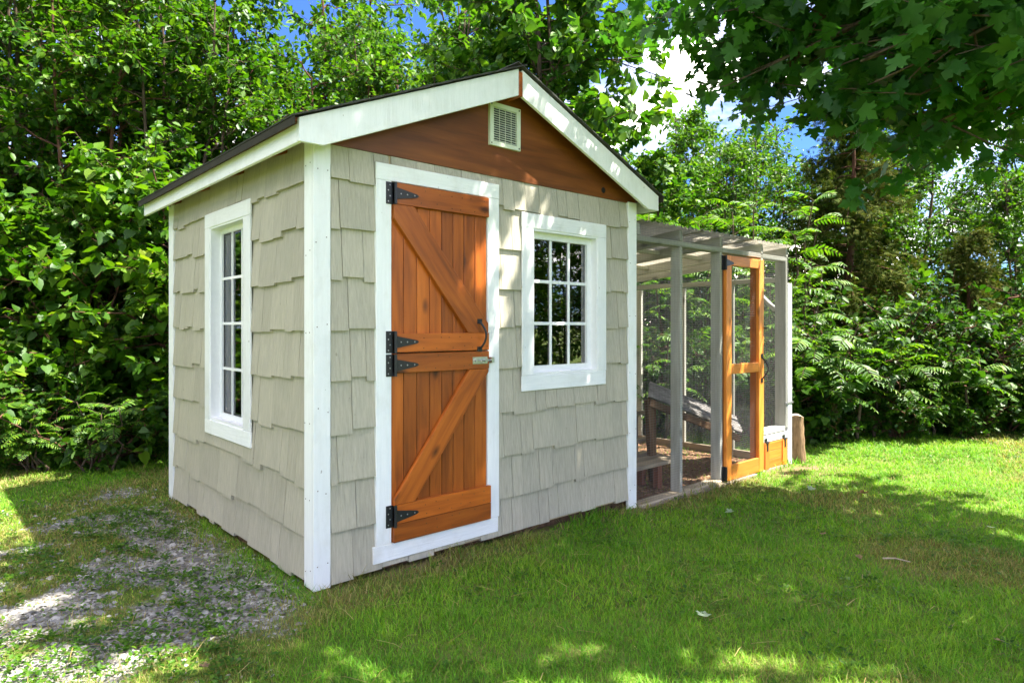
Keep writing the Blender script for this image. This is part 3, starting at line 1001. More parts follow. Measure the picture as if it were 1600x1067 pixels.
# tall side window, two panes by four
bm = bmesh.new()
y0, y1, z0, z1 = WIN_S
frame_bm(bm, y0 + 0.001, y1 - 0.001, z0 + 0.001, z1 - 0.001, 0.012, 0.0, 0.098, put_s)
frame_bm(bm, y0 + 0.013, y1 - 0.013, z0 + 0.013, z1 - 0.013, 0.030, 0.060, 0.092, put_s)
ws = bm_obj('window', bm, M['vinyl'], shed)
ws['label'] = 'tall narrow grid window in a white frame on the side wall'
sy0, sy1, sz0, sz1 = y0 + 0.043, y1 - 0.043, z0 + 0.043, z1 - 0.043
pw, ph = (sy1 - sy0) / 3, (sz1 - sz0) / 4
bm = bmesh.new()
frame_bm(bm, sy0 - 0.001, sy1 + 0.001, sz0 - 0.001, sz1 + 0.001, 0.012, 0.070, 0.078, put_s)
bm_obj('gasket', bm, M['black'], ws)
for i in range(3):
    for j in range(4):
        box('pane', ws, 0.072, 0.075, sy0 + i * pw + 0.001, sy0 + (i + 1) * pw - 0.001, sz0 + j * ph + 0.001, sz0 + (j + 1) * ph - 0.001, M['glass'])
for i in range(1, 3):
    box('muntin', ws, 0.063, 0.0715, sy0 + i * pw - 0.008, sy0 + i * pw + 0.008, sz0, sz1, M['vinyl'])
for j in range(1, 4):
    box('muntin', ws, 0.0635, 0.0710, sy0, sy1, sz0 + j * ph - 0.008, sz0 + j * ph + 0.008, M['vinyl'])
X0 = -0.006
def strim(ya, yb, za, zb_, mat): return box('trim_board', ws, X0, 0.0065, ya, yb, za, zb_, M[mat], 0.0025)
strim(0.782, 0.890, 0.657, 1.866, 'white'); strim(1.466, 1.556, 0.657, 1.866, 'white')
strim(0.780, 1.558, 1.867, 1.957, 'white_x'); strim(0.778, 1.556, 0.566, 0.656, 'white_x')
# curtain hanging inside at the far jamb
bm = bmesh.new()
prev = None
for k in range(25):
    y = 1.17 + k * 0.0115
    x = 0.135 + 0.012 * math.sin(k * 1.5)
    a, b = bm.verts.new((x, y, 0.66)), bm.verts.new((x, y, 1.90))
    if prev: bm.faces.new((prev[0], a, b, prev[1]))
    prev = (a, b)
bmesh.ops.solidify(bm, geom=bm.faces[:], thickness=0.002)
bm_obj('curtain', bm, M['curtain'], ws)

# stand-in boxes inside for a shelf shape and teal patch in the panes
sh = box('wood_stand_in', None, 1.10, 2.20, 1.95, 2.27, 0.092, 0.97, M['ply'], 0.004)
tag(sh, 'plain wooden stand-in box inside behind the nine pane window', 'cabinet')
tb = box('teal_stand_in', None, 1.45, 1.95, 1.985, 2.25, 0.972, 1.18, M['teal'], 0.012)
tag(tb, 'plain teal stand-in box on the wooden one inside the shed', 'tub')

# ------------------------------------------------------------------ the chicken run
RX0, RX1 = 2.455, 4.80
run = empty('chicken_run', (3.6, 0.0, -0.06))
tag(run, 'wire mesh chicken run with corrugated roof attached to the shed', 'chicken run')
RSL = 0.088


def rz(y): return 1.885 - RSL * y


def post(x0, x1, y0, y1, z0, z1, mat='greywood', name='post'):
    c = ((x0 + x1) / 2, (y0 + y1) / 2)
    if (x1 - x0) < (y1 - y0):
        return board(name, run, (c[0], c[1], z0), (c[0], c[1], z1), x1 - x0, y1 - y0, (0, 1, 0), M[mat], 0.003)
    return board(name, run, (c[0], c[1], z0), (c[0], c[1], z1), x1 - x0, y1 - y0, (0, 1, 0), M[mat], 0.003)


GZ_ = -0.066
post(2.992, 3.026, 0.0, 0.088, GZ_ + 0.03, 1.858)
post(3.566, 3.606, 0.0, 0.088, GZ_ + 0.02, 1.858)
post(4.256, 4.290, 0.0, 0.070, GZ_ + 0.02, 1.858)
post(4.728, 4.764, 0.0, 0.105, 0.29, 1.858)
post(4.766, 4.850, -0.004, 0.034, GZ_, 1.655, 'white_x')
for k, yy in enumerate((0.545, 1.115, 1.685, 2.255)):
    post(4.735, 4.771, yy, yy + 0.07, GZ_, 1.665 if k == 0 else 1.655, 'greywood')
for xx in (2.50, 3.05, 3.62, 4.20):
    post(xx, xx + 0.036, 2.30, 2.386, GZ_, rz(2.3) - 0.05, 'greywood')
# front top plate, end wall beams and brace
board('beam', run, (RX0, 0.044, 1.880), (4.765, 0.044, 1.880), 0.086, 0.040, (0, 0, 1), M['greywood'], 0.003)
board('beam', run, (4.752, 0.107, 1.690), (4.752, 2.38, 1.690), 0.036, 0.048, (0, 0, 1), M['greywood'], 0.003)
board('beam', run, (RX0, 2.34, rz(2.34) - 0.022), (4.765, 2.34, rz(2.34) - 0.022), 0.086, 0.040, (0, 0, 1), M['greywood'], 0.003)
board('corner_brace', run, (4.752, 0.11, 1.40), (4.752, 0.37, 1.655), 0.034, 0.060, (1, 0, 0), M['greywood'], 0.003)
board('foot_rail', run, (4.752, 0.04, GZ_ + 0.035), (4.752, 2.38, GZ_ + 0.035), 0.036, 0.085, (0, 0, 1), M['rawwood'], 0.003)
# sill along the ground at the front
board('foot_rail', run, (RX0 + 0.02, 0.035, GZ_ + 0.005), (3.567, 0.035, GZ_ + 0.018), 0.11, 0.045, (0, 0, 1), M['rawwood'], 0.005)
board('foot_rail', run, (3.568, 0.030, GZ_ + 0.006), (4.74, 0.030, GZ_ + 0.006), 0.10, 0.030, (0, 0, 1), M['rawwood'], 0.004)
board('foot_rail', run, (RX0 + 0.02, -0.035, GZ_ - 0.012), (4.10, -0.035, GZ_ - 0.006), 0.03, 0.055, (0, 0, 1), M['rawwood'], 0.004)
# rafters carrying the roof sheets
for xx in (2.476, 3.008, 3.588, 4.272, 4.748):
    board('rafter', run, (xx, 0.0, rz(0) + 0.061), (xx, 2.39, rz(2.39) + 0.061), 0.036, 0.086, (0, 0, 1), M['greywood'], 0.002)
for yy in (0.62, 1.25, 1.85):
    for a, b in ((2.494, 2.990), (3.026, 3.570), (3.606, 4.254), (4.290, 4.730)):
        board('purlin', run, (a, yy, rz(yy) + 0.072), (b, yy, rz(yy) + 0.072), 0.05, 0.034, (0, 0, 1), M['greywood'], 0.002)


def corrugated(name, parent, origin, U, V, nu, pitch, amp, mat, thick=0.0025, lenu=1, lenv=1):
    """sheet spanned by U (across the waves) and V (along them)"""
    U, V = Vector(U), Vector(V)
    nrm = U.cross(V).normalized()
    bm = bmesh.new()
    rows = []
    n = int(U.length / pitch * 8)
    for i in range(n + 1):
        t = i / n
        h = amp * math.sin(2 * PI * t * U.length / pitch)
        rows.append([bm.verts.new(U * t + V * s + nrm * h) for s in (0, 0.34, 0.67, 1)])
    for i in range(n):
        for j in range(3):
            bm.faces.new((rows[i][j], rows[i + 1][j], rows[i + 1][j + 1], rows[i][j + 1]))
    bmesh.ops.solidify(bm, geom=bm.faces[:], thickness=thick)
    bmesh.ops.recalc_face_normals(bm, faces=bm.faces[:])
    return bm_obj(name, bm, mat, parent, origin, smooth=True)


for a, b in ((2.462, 3.27), (3.235, 4.05), (4.015, 4.815)):
    dz = 0.004 if a > 3 and a < 4 else 0.0
    corrugated('roof_panel', run, (a, -0.035, 2.003 + dz), (b - a, 0, 0), (0, 2.50, -RSL * 2.50), 0, 0.076, 0.0095, M['sheet'])


def wire_panel(parent, origin, U, V, name='wire_mesh', step=0.0190, r=0.00072):
    """woven hardware cloth: every wire is a real rod"""
    o, U, V = np.array(origin, float), np.array(U, float), np.array(V, float)
    lu, lv = np.linalg.norm(U), np.linalg.norm(V)
    u, v = U / lu, V / lv
    nrm = np.cross(u, v)
    g = Geo()
    tri = np.array([(math.cos(t), math.sin(t)) for t in (0.5, 0.5 + 2 * PI / 3, 0.5 + 4 * PI / 3)])
    fq = np.array([(0, 1, 4, 3), (1, 2, 5, 4), (2, 0, 3, 5)])

    def rods(d, w, ld, lw, lift):
        k = np.arange(0, lw + 1e-6, step)
        base = o + w[None] * k[:, None] + nrm * lift
        ring = (w[None] * tri[:, :1] + nrm[None] * tri[:, 1:]) * r
        v0 = base[:, None, :] + ring[None]
        v1 = v0 + d * ld
        vv = np.concatenate([v0, v1], 1).reshape(-1, 3)
        ff = (fq[None] + (np.arange(len(k)) * 6)[:, None, None]).reshape(-1, 4)
        g.add(vv, ff)
    rods(u, v, lu, lv, 0.0)
    rods(v, u, lv, lu, 2 * r)
    me = g.mesh(name); me.materials.append(M['wire'])
    return link(bpy.data.objects.new(name, me), parent, (0, 0, 0)) if parent is None else link(bpy.data.objects.new(name, me), parent, ORG[parent.name]), me


def wire(parent, origin, U, V):
    w, me = wire_panel(parent, origin, U, V)
    w.location = -ORG[parent.name]
    ORG[w.name] = Vector((0, 0, 0))
    return w


wire(run, (2.456, -0.003, GZ_ + 0.035), (3.60 - 2.456, 0, 0), (0, 0, 1.985 - GZ_ - 0.035))
wire(run, (3.60, -0.003, 1.865), (4.29 - 3.60, 0, 0), (0, 0, 0.12))
wire(run, (4.262, -0.003, 0.30), (4.775 - 4.262, 0, 0), (0, 0, 1.685))
wire(run, (4.776, 0.036, GZ_ + 0.05), (0, 2.34, 0), (0, 0, 1.77))
wire(run, (2.456, 2.390, GZ_), (2.31, 0, 0), (0, 0, 1.70))

# run door
rd = bmesh.new(); add_box(rd, 3.640, 4.235, -0.006, -0.003, 0.0, 0.02)
rd = bmesh.new()
dx0, dx1, dz0, dz1 = 3.622, 4.256, -0.042, 1.838
add_box(rd, dx0 + 0.02, dx1 - 0.02, 0.0025, 0.0045, dz1 - 0.03, dz1 - 0.012)
rdoor = bm_obj('door', rd, M['stain_fresh'], run)
rdoor['label'] = 'orange stained wire door of the run with a middle rail'
DY = -0.0135
board('stile', rdoor, (dx0 + 0.042, DY, dz0), (dx0 + 0.042, DY, dz1), 0.084, 0.030, (0, -1, 0), M['stain_fresh'], 0.003)
board('stile', rdoor, (dx1 - 0.044, DY, dz0), (dx1 - 0.044, DY, dz1), 0.088, 0.030, (0, -1, 0), M['stain_fresh'], 0.003)
for a, b in ((dz0, dz0 + 0.125), (0.845, 0.928), (1.756, dz1)):
    board('rail', rdoor, (dx0 + 0.085, DY, (a + b) / 2), (dx1 - 0.089, DY, (a + b) / 2), b - a, 0.028, (0, -1, 0), M['stain_fresh'], 0.003)
# inner stop that shows dark red on the latch side
board('stop', rdoor, (dx1 - 0.070, 0.030, dz0 + 0.02), (dx1 - 0.070, 0.030, dz1 - 0.02), 0.038, 0.056, (0, -1, 0), M['stain'], 0.002)
board('stop', rdoor, (dx0 + 0.060, 0.022, dz0 + 0.02), (dx0 + 0.060, 0.022, dz1 - 0.02), 0.036, 0.040, (0, -1, 0), M['stain'], 0.002)
wire(rdoor, (dx0 + 0.07, 0.0030, dz0 + 0.03), (dx1 - dx0 - 0.14, 0, 0), (0, 0, dz1 - dz0 - 0.06))
for zc in (1.775, 0.02):
    bm = bmesh.new()
    add_box(bm, 3.592, 3.616, -0.009, -0.0005, zc - 0.06, zc + 0.06)
    add_cyl(bm, (3.617, -0.030, zc - 0.06), (3.617, -0.030, zc + 0.06), 0.007, 0.007, 8)
    add_box(bm, 3.612, 3.616, -0.030, -0.009, zc - 0.06, zc + 0.06)
    if zc > 1:
        a = [(3.622, zc - 0.03), (3.622, zc + 0.03), (3.730, zc + 0.008), (3.730, zc - 0.008)]
        lo = [bm.verts.new((x, -0.0325, z)) for x, z in a]; hi = [bm.verts.new((x, -0.029, z)) for x, z in a]
        bm.faces.new(lo); bm.faces.new(hi[::-1])
        for i in range(4): bm.faces.new((lo[i], lo[(i + 1) % 4], hi[(i + 1) % 4], hi[i]))
        bmesh.ops.recalc_face_normals(bm, faces=bm.faces[:])
    bm_obj('hinge', bm, M['black'], rdoor)
bm = bmesh.new()
pts = [(4.215 + 0.03 * math.sin(PI * k / 12), -0.029 - 0.045 * math.sin(PI * k / 12), 0.975 - 0.20 * k / 12) for k in range(13)]
for p, q in zip(pts[:-1], pts[1:]): add_cyl(bm, p, q, 0.007, 0.007, 8, False)
for z in (0.985, 0.765): add_box(bm, 4.198, 4.232, -0.033, -0.0287, z - 0.018, z + 0.018)
bm_obj('handle', bm, M['black'], rdoor)
bm = bmesh.new(); add_cyl(bm, (4.262, -0.02, 1.23), (4.262, -0.055, 1.23), 0.007, 0.010, 8)
add_cyl(bm, (4.262, -0.0165, 1.23), (4.262, -0.02, 1.23), 0.016, 0.016, 8)
bm_obj('latch', bm, M['black'], run)
# pop hole: sill, white surround, small plank hatch with two hinges
board('sill', run, (4.293, 0.052, 0.285), (4.727, 0.052, 0.285), 0.10, 0.044, (0, 0, 1), M['greywood'], 0.004)
box('pop_frame', run, 4.266, 4.765, -0.0055, 0.0, 0.197, 0.258, M['white_x'], 0.002)
box('pop_frame', run, 4.266, 4.292, -0.0050, 0.0, GZ_ + 0.022, 0.196, M['white'], 0.002)
bm = bmesh.new(); add_box(bm, 4.300, 4.712, 0.004, 0.010, -0.045, 0.192)
pop = bm_obj('pop_door', bm, M['stain'], run)
pop['label'] = 'small orange plank hatch low beside the run door'
for k in range(3):
    za = -0.043 + k * 0.078
    board('plank', pop, (4.372, -0.004, za + 0.038), (4.630, -0.004, za + 0.038), 0.0755, 0.014, (0, -1, 0), M['stain_fresh'], 0.002)
for xa, xb in ((4.296, 4.370), (4.632, 4.712)):
    board('stile', pop, ((xa + xb) / 2, -0.011, -0.045), ((xa + xb) / 2, -0.011, 0.192), xb - xa, 0.022, (0, -1, 0), M['stain_fresh'], 0.002)
for xc in (4.333, 4.672):
    bm = bmesh.new()
    add_box(bm, xc - 0.026, xc + 0.026, -0.0095, -0.0057, 0.200, 0.232)
    add_cyl(bm, (xc - 0.026, -0.024, 0.196), (xc + 0.026, -0.024, 0.196), 0.006, 0.006, 8)
    add_box(bm, xc - 0.012, xc + 0.012, -0.026, -0.0222, 0.12, 0.194)
    add_box(bm, xc - 0.020, xc + 0.020, -0.024, -0.0095, 0.196, 0.206)
    bm_obj('hinge', bm, M['black'], pop)
# clip on the white corner post
bm = bmesh.new(); add_box(bm, 4.70, 4.86, -0.012, -0.0045, 0.515, 0.532)
bm_obj('tie_strap', bm, M['wire'], run)

# ---- things standing in the run
A = Vector((3.62, 0.75, 0.735)); Bp = Vector((4.70, 0.50, 0.345)); Cp = Vector((4.24, 0.17, 0.275))
Dp = A + (Cp - Bp)
shel = empty('hen_shelter', (4.0, 0.55, GZ_))
tag(shel, 'low lean-to hen shelter roofed with a grey corrugated sheet inside the run', 'shelter')
corrugated('roof_sheet', shel, tuple(Dp), tuple(A - Dp), tuple(Cp - Dp), 0, 0.080, 0.016, M['dark_sheet'], 0.004)
for p, q, w, m_ in (((3.28, 0.46, GZ_), (3.22, 0.46, 0.63), 0.085, 'darkwood'), ((3.62, 0.72, GZ_), (3.62, 0.72, 0.67), 0.07, 'redwood'),
                    ((4.12, 0.30, GZ_), (4.20, 0.33, 0.285), 0.095, 'darkwood'), ((4.62, 0.52, GZ_), (4.62, 0.52, 0.34), 0.06, 'darkwood')):
    board('leg', shel, p, q, w, 0.04, (0, -1, 0), M[m_], 0.003)
board('bearer', shel, tuple(Dp + Vector((0.03, 0.02, -0.055))), tuple(Cp + Vector((-0.06, 0.0, -0.045))), 0.04, 0.06, (0, 0, 1), M['darkwood'], 0.003)
board('bearer', shel, tuple(A + Vector((0.03, -0.03, -0.055))), tuple(Bp + Vector((-0.06, -0.02, -0.045))), 0.04, 0.06, (0, 0, 1), M['darkwood'], 0.003)
ben = empty('step_bench', (3.02, 0.38, GZ_))
tag(ben, 'low bench of bare boards beside the hen shelter inside the run', 'bench')
for k in range(2):
    board('seat_board', ben, (2.62, 0.30 + k * 0.118, 0.135), (3.36, 0.30 + k * 0.118, 0.138), 0.114, 0.032, (0, 0, 1), M['rawwood'], 0.004)
for x in (2.70, 3.09):
    for y in (0.28, 0.44):
        board('leg', ben, (x, y, GZ_ - 0.01), (x, y, 0.119), 0.055, 0.05, (0, -1, 0), M['redwood'], 0.003)
rp = empty('perch_stand', (3.45, 0.85, GZ_))
tag(rp, 'small wooden perch frame standing behind the bench inside the run', 'perch')
for x in (3.36, 3.56):
    board('upright', rp, (x, 0.86, GZ_), (x, 0.86, 0.47), 0.035, 0.035, (0, -1, 0), M['rawwood'], 0.002)
for z in (0.20, 0.45):
    board('crossbar', rp, (3.30, 0.824, z), (3.66, 0.824, z), 0.035, 0.034, (0, -1, 0), M['rawwood'], 0.002)
tag(board('timber_offcut', None, (3.15, 0.95, GZ_ + 0.05), (3.95, 1.02, GZ_ + 0.05), 0.09, 0.09, (0, 0, 1), M['rawwood'], 0.006),
    'loose length of pale timber lying on the run floor', 'timber')

# ---- weathered log stump at the end of the run
def stump(loc, h, r):
    g = Geo(); rr = np.random.RandomState(4)
    n, rows = 20, 8
    a = np.arange(n) * 2 * PI / n
    prof = 1 + 0.10 * np.sin(3 * a + 1) + 0.07 * np.sin(5 * a) + 0.05 * rr.randn(n)
    vs = []
    for k in range(rows + 1):
        t = k / rows
        f = 1.16 - 0.22 * min(1, t * 1.6) + 0.03 * rr.randn()
        vs.append(np.stack([r * f * prof * np.cos(a) - 0.03 * t, r * f * prof * np.sin(a), np.full(n, t * h) + (0.012 * np.sin(2 * a + 0.5) if k == rows else 0)], 1))
    v = np.concatenate(vs)
    f = [(k * n + j, k * n + (j + 1) % n, (k + 1) * n + (j + 1) % n, (k + 1) * n + j) for k in range(rows) for j in range(n)]
    g.add(v, f)
    top = np.concatenate([vs[-1], vs[-1].mean(0, keepdims=True)])
    me = g.mesh('trunk'); me.materials.append(M['stumpbark'])
    root = empty('tree_stump', loc)
    o = link(bpy.data.objects.new('trunk', me), root, loc)
    g2 = Geo(); g2.add(top + np.array([0, 0, 0.001]), [(j, (j + 1) % n, n) for j in range(n)])
    me = g2.mesh('cut_face'); me.materials.append(M['rawwood'])
    link(bpy.data.objects.new('cut_face', me), root, loc)
    return root


tag(stump((4.99, 0.01, -0.09), 0.47, 0.070), 'upright weathered log stump beside the white end post of the run', 'stump')

# ------------------------------------------------------------------ foliage
def leaf_ovate():
    v = np.array([(0, 0, 0), (0.26, 0.27, 0.05), (0.62, 0.25, 0.03), (1, 0, -0.10), (0.62, -0.25, 0.03), (0.26, -0.27, 0.05)])
    return v, np.array([(0, 3, 2, 1), (0, 5, 4, 3)])


def leaf_narrow():
    v = np.array([(0, 0, 0), (0.3, 0.145, 0.03), (0.62, 0.12, 0.02), (1, 0, -0.14), (0.62, -0.12, 0.02), (0.3, -0.145, 0.03)])
    return v, np.array([(0, 3, 2, 1), (0, 5, 4, 3)])


def leaf_heart():
    v = np.array([(0.06, 0, 0), (-0.06, 0.22, 0.03), (0.18, 0.42, 0.06), (0.5, 0.36, 0.02), (1, 0, -0.14),
                  (0.5, -0.36, 0.02), (0.18, -0.42, 0.06), (-0.06, -0.22, 0.03)])
    return v, [np.array([(0, 4, 3, 2), (0, 6, 5, 4)]), np.array([(0, 2, 1), (0, 7, 6)])]


def leaf_maple():
    half = [(0.0, 0.05), (-0.10, 0.22), (-0.02, 0.40), (0.10, 0.30), (0.22, 0.36), (0.30, 0.58), (0.40, 0.44), (0.52, 0.50), (0.52, 0.30),
            (0.46, 0.16), (0.66, 0.26), (0.74, 0.14), (1.0, 0.0)]
    pts = half + [(x, -y) for x, y in half[-2::-1]]
    v = [(0.22, 0, 0.0)] + [(x, y, 0.05 * abs(y) - 0.16 * max(0, x - 0.4) ** 1.5 - 0.12 * y * y) for x, y in pts]
    n = len(pts)
    return np.array(v), np.array([(0, i + 1, i) for i in range(1, n)] + [(0, 1, n)])


def leaf_needle():
    v, f = [], []
    for k, (a, l) in enumerate(((-0.55, 0.62), (-0.2, 0.9), (0.12, 1.0), (0.42, 0.8), (0.8, 0.5))):
        c, s = math.cos(a), math.sin(a)
        i = len(v)
        v += [(0.0, -0.02, 0), (l * c * 0.5 - s * 0.05, l * s * 0.5 + c * 0.05, 0.02), (l * c, l * s, -0.08 * l), (l * c * 0.5 + s * 0.05, l * s * 0.5 - c * 0.05, 0.02)]
        f += [(i, i + 3, i + 2, i + 1)]
    return np.array(v), np.array(f)


def put_leaves(geo, tmpl, pos, dirs, norms, size):
    v, fs = tmpl
    if not isinstance(fs, list): fs = [fs]
    x = dirs / (np.linalg.norm(dirs, axis=1)[:, None] + 1e-9)
    z = norms - x * np.sum(norms * x, 1)[:, None]
    z /= np.linalg.norm(z, axis=1)[:, None] + 1e-9
    y = np.cross(z, x)
    P = (pos[:, None, :] + (v[None, :, 0:1] * x[:, None, :] + v[None, :, 1:2] * y[:, None, :] + v[None, :, 2:3] * z[:, None, :]) * size[:, None, None])
    n = len(pos); k = len(v)
    off = (np.arange(n) * k)[:, None, None]
    base = geo.n
    for q, f in enumerate(fs):
        ff = (f[None] + off).reshape(-1, f.shape[1])
        geo.f.setdefault(f.shape[1], []).append(ff + base)
    geo.v.append(P.reshape(-1, 3)); geo.n += n * k


def unit(a):
    return a / (np.linalg.norm(a, axis=-1, keepdims=True) + 1e-9)


class LeafBag:
    def __init__(self): self.p, self.d, self.n, self.s = [], [], [], []

    def add(self, p, d, n, s):
        self.p.append(p); self.d.append(d); self.n.append(n); self.s.append(s)

    def arrays(self):
        return [np.concatenate(a) for a in (self.p, self.d, self.n, self.s)]


def leaves_on_twig(bag, rs, p0, p1, n, size, up=1.0):
    t = np.linspace(0.12, 1, n)[:, None]
    p = p0 + (p1 - p0) * t + rs.randn(n, 3) * 0.01
    td = unit(p1 - p0)
    side = rs.randn(n, 3); side -= td * (side @ td)[:, None]
    d = td * 0.55 + unit(side) * 0.9 + np.array([0, 0, -0.28])
    nm = np.array([0, 0, up]) + rs.randn(n, 3) * 0.42
    bag.add(p, d, nm, size * rs.uniform(0.45, 1.28, n))


def crown_tree(seed, H, R, stems=3, branches=18, twigs=8, leaves=8, size=0.09, z_low=0.08, taper=1.0, lean=0.25, trunk_r=0.035, twig_len=0.34, shape='column', droop=0.0):
    """returns (wood Geo, LeafBag); a many stemmed tree with leaves on twigs on branches"""
    rs = np.random.RandomState(seed)
    wood, bag = Geo(), LeafBag()
    for s in range(stems):
        az = rs.uniform(0, 2 * PI) + s * 2 * PI / stems
        l = lean * R * (1 if stems > 1 else 0.3)
        k = np.linspace(0, 1, 9)
        hs = H * rs.uniform(0.82, 1.0)
        st = np.stack([np.cos(az) * l * k + 0.12 * np.cumsum(rs.randn(9)) * 0.35, np.sin(az) * l * k + 0.12 * np.cumsum(rs.randn(9)) * 0.35, hs * k], 1)
        st[0, 2] = -0.15
        v, f = tube_np(st, trunk_r * (1.0 - 0.85 * k) + 0.004, 7); wood.add(v, f)
        for b in range(branches):
            t = z_low + (1 - z_low) * ((b + rs.rand()) / branches)
            p = np.array([np.interp(t, k, st[:, i]) for i in range(3)])
            if shape == 'column': prof = (1 - 0.55 * t ** 2.2) * (0.75 + 0.25 * math.sin(PI * min(1, t + 0.2)))
            elif shape == 'round': prof = math.sin(PI * min(0.97, 0.12 + 0.84 * t)) ** 0.7
            else: prof = 1.05 - 0.9 * t
            L = R * prof * rs.uniform(0.55, 1.12)
            a = rs.uniform(0, 2 * PI)
            rise = rs.uniform(0.05, 0.75) - droop
            dr = unit(np.array([math.cos(a), math.sin(a), rise]))
            q = p + dr * L
            mid = (p + q) / 2 + np.array([0, 0, 0.06 * L]) + rs.randn(3) * 0.05 * L
            q = q + np.array([0, 0, -0.10 * L * rs.rand()])
            pts = np.array([p, (p + mid) / 2 + rs.randn(3) * 0.02, mid, (mid + q) / 2 + rs.randn(3) * 0.02, q])
            v, f = tube_np(pts, np.linspace(0.013, 0.004, 5) * (0.6 + L / max(R, 0.1) * 0.6), 4); wood.add(v, f)
            for w in range(twigs):
                u = 0.22 + 0.78 * (w + rs.rand()) / twigs
                c = np.array([np.interp(u, np.linspace(0, 1, 5), pts[:, i]) for i in range(3)])
                td = unit(dr * 0.6 + unit(rs.randn(3)) * 0.95 + np.array([0, 0, 0.12 - droop * 0.6]))
                tl = twig_len * rs.uniform(0.55, 1.15)
                e = c + td * tl
                v, f = tube_np(np.array([c, e]), [0.0032, 0.0015], 3); wood.add(v, f)
                leaves_on_twig(bag, rs, c, e, leaves, size)
    return wood, bag


def frond_leaves(bag, wood, rs, base, out, L, pairs=11, lsize=0.11, arch=0.55):
    """a pinnate frond: an arching stalk with leaflets in pairs"""
    out = unit(np.asarray(out, float))
    t = np.linspace(0, 1, 8)[:, None]
    flat = unit(np.array([out[0], out[1], 0.0]) + 1e-6)
    pts = base + out * (t * L) + np.array([0, 0, -1.0]) * (arch * L * t ** 2.1)
    v, f = tube_np(pts, np.linspace(0.004, 0.0015, 8), 3); wood.add(v, f)
    k = np.linspace(0.16, 0.97, pairs)
    P = np.stack([np.interp(k, t[:, 0], pts[:, i]) for i in range(3)], 1)
    T = unit(np.stack([np.interp(np.minimum(1, k + 0.05), t[:, 0], pts[:, i]) for i in range(3)], 1) - np.stack([np.interp(k - 0.05, t[:, 0], pts[:, i]) for i in range(3)], 1))
    S = unit(np.cross(T, np.array([0, 0, 1.0])) + 1e-6)
    roll = rs.randn() * 0.25
    S = unit(S + np.array([0, 0, roll]))
    Nn = unit(np.cross(S, T))
    Nn *= np.sign(Nn[:, 2:3] + 1e-6)
    ls = lsize * (np.sin(PI * np.clip(0.18 + 0.78 * k, 0, 1)) ** 0.6) * rs.uniform(0.9, 1.1)
    for sg in (-1, 1):
        d = S * sg * 0.92 + T * 0.45 + np.array([0, 0, -0.22]) + rs.randn(pairs, 3) * 0.08
        bag.add(P, d, Nn + S * sg * -0.15 + rs.randn(pairs, 3) * 0.10, ls)
    bag.add(P[-1:], T[-1:], Nn[-1:], ls[-1:] * 1.2)


def sumac(seed, H, R, stems=7, fronds=11, L=0.62, pairs=11, lsize=0.11):
    rs = np.random.RandomState(seed)
    wood, bag = Geo(), LeafBag()
    for s in range(stems):
        a = rs.uniform(0, 2 * PI); rr = R * math.sqrt(rs.rand()) * 0.75
        hs = H * rs.uniform(0.45, 1.0)
        top = np.array([rr * math.cos(a), rr * math.sin(a), hs])
        b0 = np.array([top[0] * 0.45, top[1] * 0.45, -0.15])
        k = np.linspace(0, 1, 6)[:, None]
        st = b0 + (top - b0) * k; st[1:-1] += rs.randn(4, 3) * 0.05
        v, f = tube_np(st, np.linspace(0.024, 0.008, 6), 6); wood.add(v, f)
        for q in range(fronds):
            h = 1.0 - 0.42 * (q / fronds) ** 1.2
            p = np.array([np.interp(h, k[:, 0], st[:, i]) for i in range(3)])
            az = q * 2.4 + rs.rand() * 0.5
            up = 0.95 - 0.75 * q / fronds
            frond_leaves(bag, wood, rs, p, (math.cos(az), math.sin(az), up), L * rs.uniform(0.75, 1.1), pairs, lsize)
        if H > 1.6:
            for q in range(int(fronds * 0.7)):
                h = rs.uniform(0.2, 0.6)
                p = np.array([np.interp(h, k[:, 0], st[:, i]) for i in range(3)])
                az = rs.uniform(0, 2 * PI)
                frond_leaves(bag, wood, rs, p, (math.cos(az), math.sin(az), 0.35), L * rs.uniform(0.7, 1.0), pairs, lsize)
    return wood, bag


def cedar(seed, H, R, branches=70, sprays=22):
    rs = np.random.RandomState(seed)
    wood, bag = Geo(), LeafBag()
    k = np.linspace(0, 1, 10)
    st = np.stack([np.cumsum(rs.randn(10)) * 0.03, np.cumsum(rs.randn(10)) * 0.03, H * k], 1); st[0, 2] = -0.2
    v, f = tube_np(st, 0.09 * (1 - 0.95 * k) + 0.003, 9); wood.add(v, f)
    for b in range(branches):
        t = 0.10 + 0.90 * (b + rs.rand()) / branches
        p = np.array([np.interp(t, k, st[:, i]) for i in range(3)])
        a = rs.uniform(0, 2 * PI); L = R * (1.12 - t) ** 0.7 * rs.uniform(0.5, 1.1)
        o = np.array([math.cos(a), math.sin(a), 0.0])
        tt = np.linspace(0, 1, 6)[:, None]
        pts = p + o * L * tt + np.array([0, 0, 1.0]) * (0.12 * L * tt - 0.42 * L * tt ** 2)
        v, f = tube_np(pts, np.linspace(0.014, 0.003, 6), 4); wood.add(v, f)
        n = sprays
        for q in range(n):
            u = 0.2 + 0.8 * rs.rand()
            c = np.array([np.interp(u, tt[:, 0], pts[:, i]) for i in range(3)])
            m = 7
            d0 = unit(o * 0.7 + rs.randn(3) * 0.5 + np.array([0, 0, -0.35]))
            pp = c + d0 * np.linspace(0, 0.22, m)[:, None] + rs.randn(m, 3) * 0.025
            bag.add(pp, d0 + rs.randn(m, 3) * 0.45 + np.array([0, 0, -0.2]), np.array([0, 0, 1.0]) + rs.randn(m, 3) * 0.6, rs.uniform(0.07, 0.13, m))
    return wood, bag


PLANT = {}


